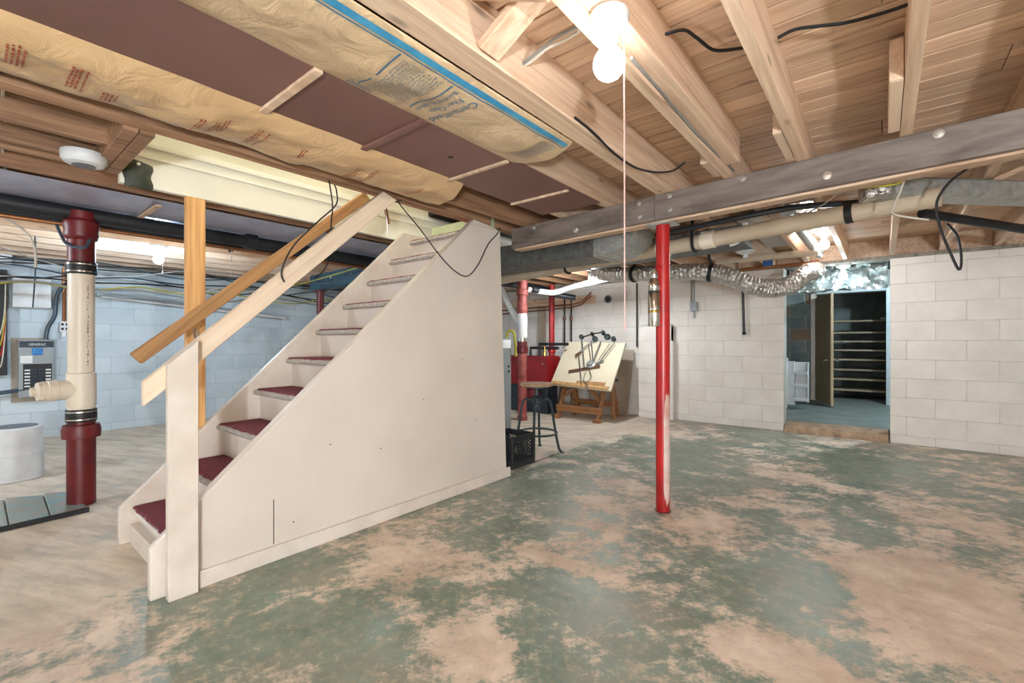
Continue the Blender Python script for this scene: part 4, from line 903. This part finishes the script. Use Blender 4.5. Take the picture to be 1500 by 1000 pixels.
# milk crate: posts, rims and lattice
x0, x1, y0, y1, zc = -2.72, -2.42, 2.98, 3.28, .27
mc = thing('milk_crate', 'black lattice milk crate on the floor behind the stair panel', 'crate', ((x0 + x1) / 2, (y0 + y1) / 2, 0))
m = MB()
for x in (x0, x1):
    for y in (y0, y1): m.box(x - .014, x + .014, y - .014, y + .014, 0, zc)
part(mc, 'corner_posts', m, 'crate_black', bevel=.004)
for z in (.0, zc - .05): part(mc, 'rim', MB().box(x0, x1, y0 - .008, y0 + .008, z, z + .05).box(x0, x1, y1 - .008, y1 + .008, z, z + .05).box(x0 - .008, x0 + .008, y0, y1, z, z + .05).box(x1 - .008, x1 + .008, y0, y1, z, z + .05), 'crate_black')
m = MB(); n = 9
for i in range(-n, n):
    for sg in (1, -1):
        f0 = i / n; pts = []
        for f in (0, 1):
            uu = f0 + f * .62 if sg == 1 else f0 + 1 - f * .62
            pts.append((uu, f))
        (ua, fa), (ub, fb) = pts
        if ub == ua: continue
        def clip(u, f): return u, f
        lo, hi = 0., 1.
        for val_, s0, s1 in ((0, ua, ub), (1, ua, ub)):
            if s1 != s0:
                tq = (val_ - s0) / (s1 - s0)
                if (s1 > s0) == (val_ == 0): lo = max(lo, tq)
                else: hi = min(hi, tq)
        if hi - lo < .02: continue
        A = (ua + (ub - ua) * lo, lo); B = (ua + (ub - ua) * hi, hi)
        for pl in ('x0', 'x1', 'y0', 'y1'):
            def P3(q):
                z = .05 + q[1] * (zc - .1)
                return {'x0': (x0, y0 + q[0] * (y1 - y0), z), 'x1': (x1, y0 + q[0] * (y1 - y0), z), 'y0': (x0 + q[0] * (x1 - x0), y0, z), 'y1': (x0 + q[0] * (x1 - x0), y1, z)}[pl]
            m.tube([P3(A), P3(B)], .0045, 4)
o = part(mc, 'lattice', m, 'crate_black'); o['kind'] = 'stuff'
part(mc, 'bottom', MB().box(x0, x1, y0, y1, .0, .012), 'crate_black')

# ------------------------------------------------------------------ drafting table
TB = [Vector((-3.70, 5.42, .47)), Vector((-2.735, 5.40, .44)), Vector((-2.775, 5.93, 1.06)), Vector((-3.735, 5.95, 1.08))]
tn = (TB[1] - TB[0]).cross(TB[3] - TB[0]).normalized()
dt = thing('drafting_table', 'drafting table with tilted cream top on wooden trestle legs', 'table', (-3.22, 5.7, 0))
def slab(q, th): return MB().add([v for v in q] + [v - tn * th for v in q], [(0, 1, 2, 3), (7, 6, 5, 4), (0, 4, 5, 1), (1, 5, 6, 2), (2, 6, 7, 3), (3, 7, 4, 0)])
part(dt, 'tabletop', slab(TB, .028), 'board_cream', bevel=.003)
ex = (TB[1] - TB[0]).normalized(); ey = (TB[3] - TB[0]).normalized()
def onb(u, v, h=0): return TB[0] + ex * u + ey * v + tn * h
part(dt, 'ledge', MB().bar(onb(.02, .03, .008), onb(.93, .03, .008), .05, .016, tn), 'pine_z', bevel=.002)
part(dt, 'wood_strip', MB().bar(onb(.42, .075, .006), onb(.86, .09, .006), .05, .012, tn), 'pine_rail', bevel=.002)
part(dt, 'knob', MB().lathe(onb(.975, .2, -.03), [(.02, -.02), (.024, 0), (.02, .02)], 12, ex), 'ink')
for x in (-3.56, -2.93):
    for ya, yb_, zt in ((5.42, 5.66, .62), (6.02, 5.74, .78)):
        part(dt, 'leg', MB().bar((x, ya, .005), (x, yb_, zt), .035, .06, (0, 1, .3)), 'oak_trestle', bevel=.003)
    part(dt, 'leg', MB().bar((x + .05, 5.78, .0), (x + .05, 5.72, .7), .03, .06, (0, 1, 0)), 'oak_trestle', bevel=.003)
    part(dt, 'foot_block', MB().box(x - .05, x + .05, 5.36, 5.44, 0, .05), 'oak_trestle', bevel=.003)
part(dt, 'stretcher', MB().box(-3.6, -2.88, 5.42, 5.455, .10, .19), 'oak_trestle', bevel=.003); part(dt, 'stretcher', MB().box(-3.58, -2.9, 5.95, 5.98, .14, .22), 'oak_trestle', bevel=.003)
part(dt, 'brace', MB().bar((-3.55, 5.5, .28), (-3.3, 5.55, .47), .03, .04), 'oak_trestle'); part(dt, 'brace', MB().bar((-2.95, 5.5, .28), (-3.15, 5.55, .46), .03, .04), 'oak_trestle')
def onp(px, py, h=.03):
    r = ray(px, py); p0 = TB[0] + tn * h; return EYE + r * ((p0 - EYE).dot(tn) / r.dot(tn))
dm = thing('drafting_machine', 'jointed drafting arm with rule lying on the cream drafting board', 'drafting machine', onp(860, 540))
part(dm, 'rule', MB().bar(onp(833, 544, .02), onp(879, 536, .02), .045, .014, tn), 'bronze', bevel=.003)
part(dm, 'rule', MB().bar(onp(862, 536, .03), onp(884, 528, .03), .03, .012, tn), 'grey_metal', bevel=.003)
part(dm, 'protractor_head', MB().lathe(onp(866, 534, .02), [(.07, 0), (.07, .018), (.045, .028), (.04, .05), (0, .055)], 20, tn), 'galv')
for a, b, r_ in (((852, 495), (856, 538), .009), ((866, 500), (869, 530), .008), ((862, 503), (866, 531), .006), ((880, 500), (868, 530), .008), ((900, 502), (880, 528), .007), ((893, 503), (876, 528), .005), ((868, 499), (848, 516), .008), ((848, 520), (852, 562), .006)):
    part(dm, 'arm_rod', MB().tube([onp(*a, .05), onp(*b, .05)], r_, 8), 'galv_dark')
for px, py, r_ in ((852, 494, .034), (868, 490, .026), (872, 497, .04), (884, 488, .03), (890, 494, .045), (899, 497, .035)):
    part(dm, 'joint', MB().lathe(onp(px, py, .04), [(r_ * .6, -.03), (r_, -.01), (r_, .03), (r_ * .5, .05)], 12, tn), 'stool_steel')
part(dm, 'arm_rod', MB().tube([onp(852, 494, .06), onp(868, 489, .07), onp(880, 487, .08)], .009, 8), 'black_iron'); part(dm, 'tag', MB().bar(onp(843, 521, .04), onp(851, 515, .04), .05, .006, tn), 'bronze')
part(dm, 'cord', MB().tube([onp(858, 545, .02), onp(855, 556, .03), onp(862, 566, .02), onp(856, 576, .02), onp(860, 582, .02)], .006, 6, smooth=5), 'cable_grey')
part(dm, 'spring_wire', MB().tube([onp(862, 540, .03), onp(866, 552, .03), onp(858, 562, .03), onp(863, 574, .03)], .004, 6, smooth=5), 'cable_black')
m = MB().add([(-3.45, 6.10, 0), (-2.83, 6.12, 0), (-2.80, 6.27, .96), (-3.42, 6.25, .96)] + [(-3.45, 6.08, 0), (-2.83, 6.10, 0), (-2.80, 6.25, .96), (-3.42, 6.23, .96)], [(0, 1, 2, 3), (7, 6, 5, 4), (0, 4, 5, 1), (1, 5, 6, 2), (2, 6, 7, 3), (3, 7, 4, 0)])
single('board', m, 'panel_tan', 'tan sheet board leaning on the back wall behind the drafting table', 'board', bevel=.002)

# ------------------------------------------------------------------ fittings on the back wall
c = ay(891, 438, YB); vn = thing('wall_vent', 'small round dark vent in the white back wall', 'vent', c)
part(vn, 'ring', MB().lathe(c, [(.062, -.002), (.062, .01), (.045, .012)], 20, (0, -1, 0)), 'grille_dark'); part(vn, 'bore', MB().lathe(c, [(.044, 0), (.044, .013)], 16, (0, -1, 0)), 'ink')
single('conduit', MB().tube([ay(933, 415, 6.3), ay(933, 508, 6.3)], .012, 8), 'black_iron', 'dark conduit down the back wall at the block pier', 'conduit')
sw = thing('wall_switch', 'grey switch box on conduit high on the white back wall', 'switch', ay(1016, 465, YB))
part(sw, 'conduit', MB().tube([ay(1013, 405, 6.315), ay(1013, 440, 6.315), ay(1016, 452, 6.315)], .011, 8), 'cable_grey'); part(sw, 'conduit', MB().tube([ay(1017, 405, 6.315), ay(1017, 466, 6.315)], .01, 8), 'grey_metal')
c = ay(1017, 449, YB); part(sw, 'box', MB().box(c.x - .04, c.x + .05, YB - .05, YB - .002, c.z - .06, c.z + .06), 'grey_metal', bevel=.004)
o = thing('wall_pipe', 'dark capped pipe end hanging down the white back wall', 'pipe', ay(1089, 488, 6.3))
part(o, 'tube', MB().tube([ay(1088, 415, 6.29), ay(1090, 486, 6.29)], .015, 8), 'black_iron'); part(o, 'cap', MB().lathe(ay(1090, 488, 6.29), [(.012, -.02), (.024, -.01), (.024, .012), (.015, .02)], 10), 'rubber')
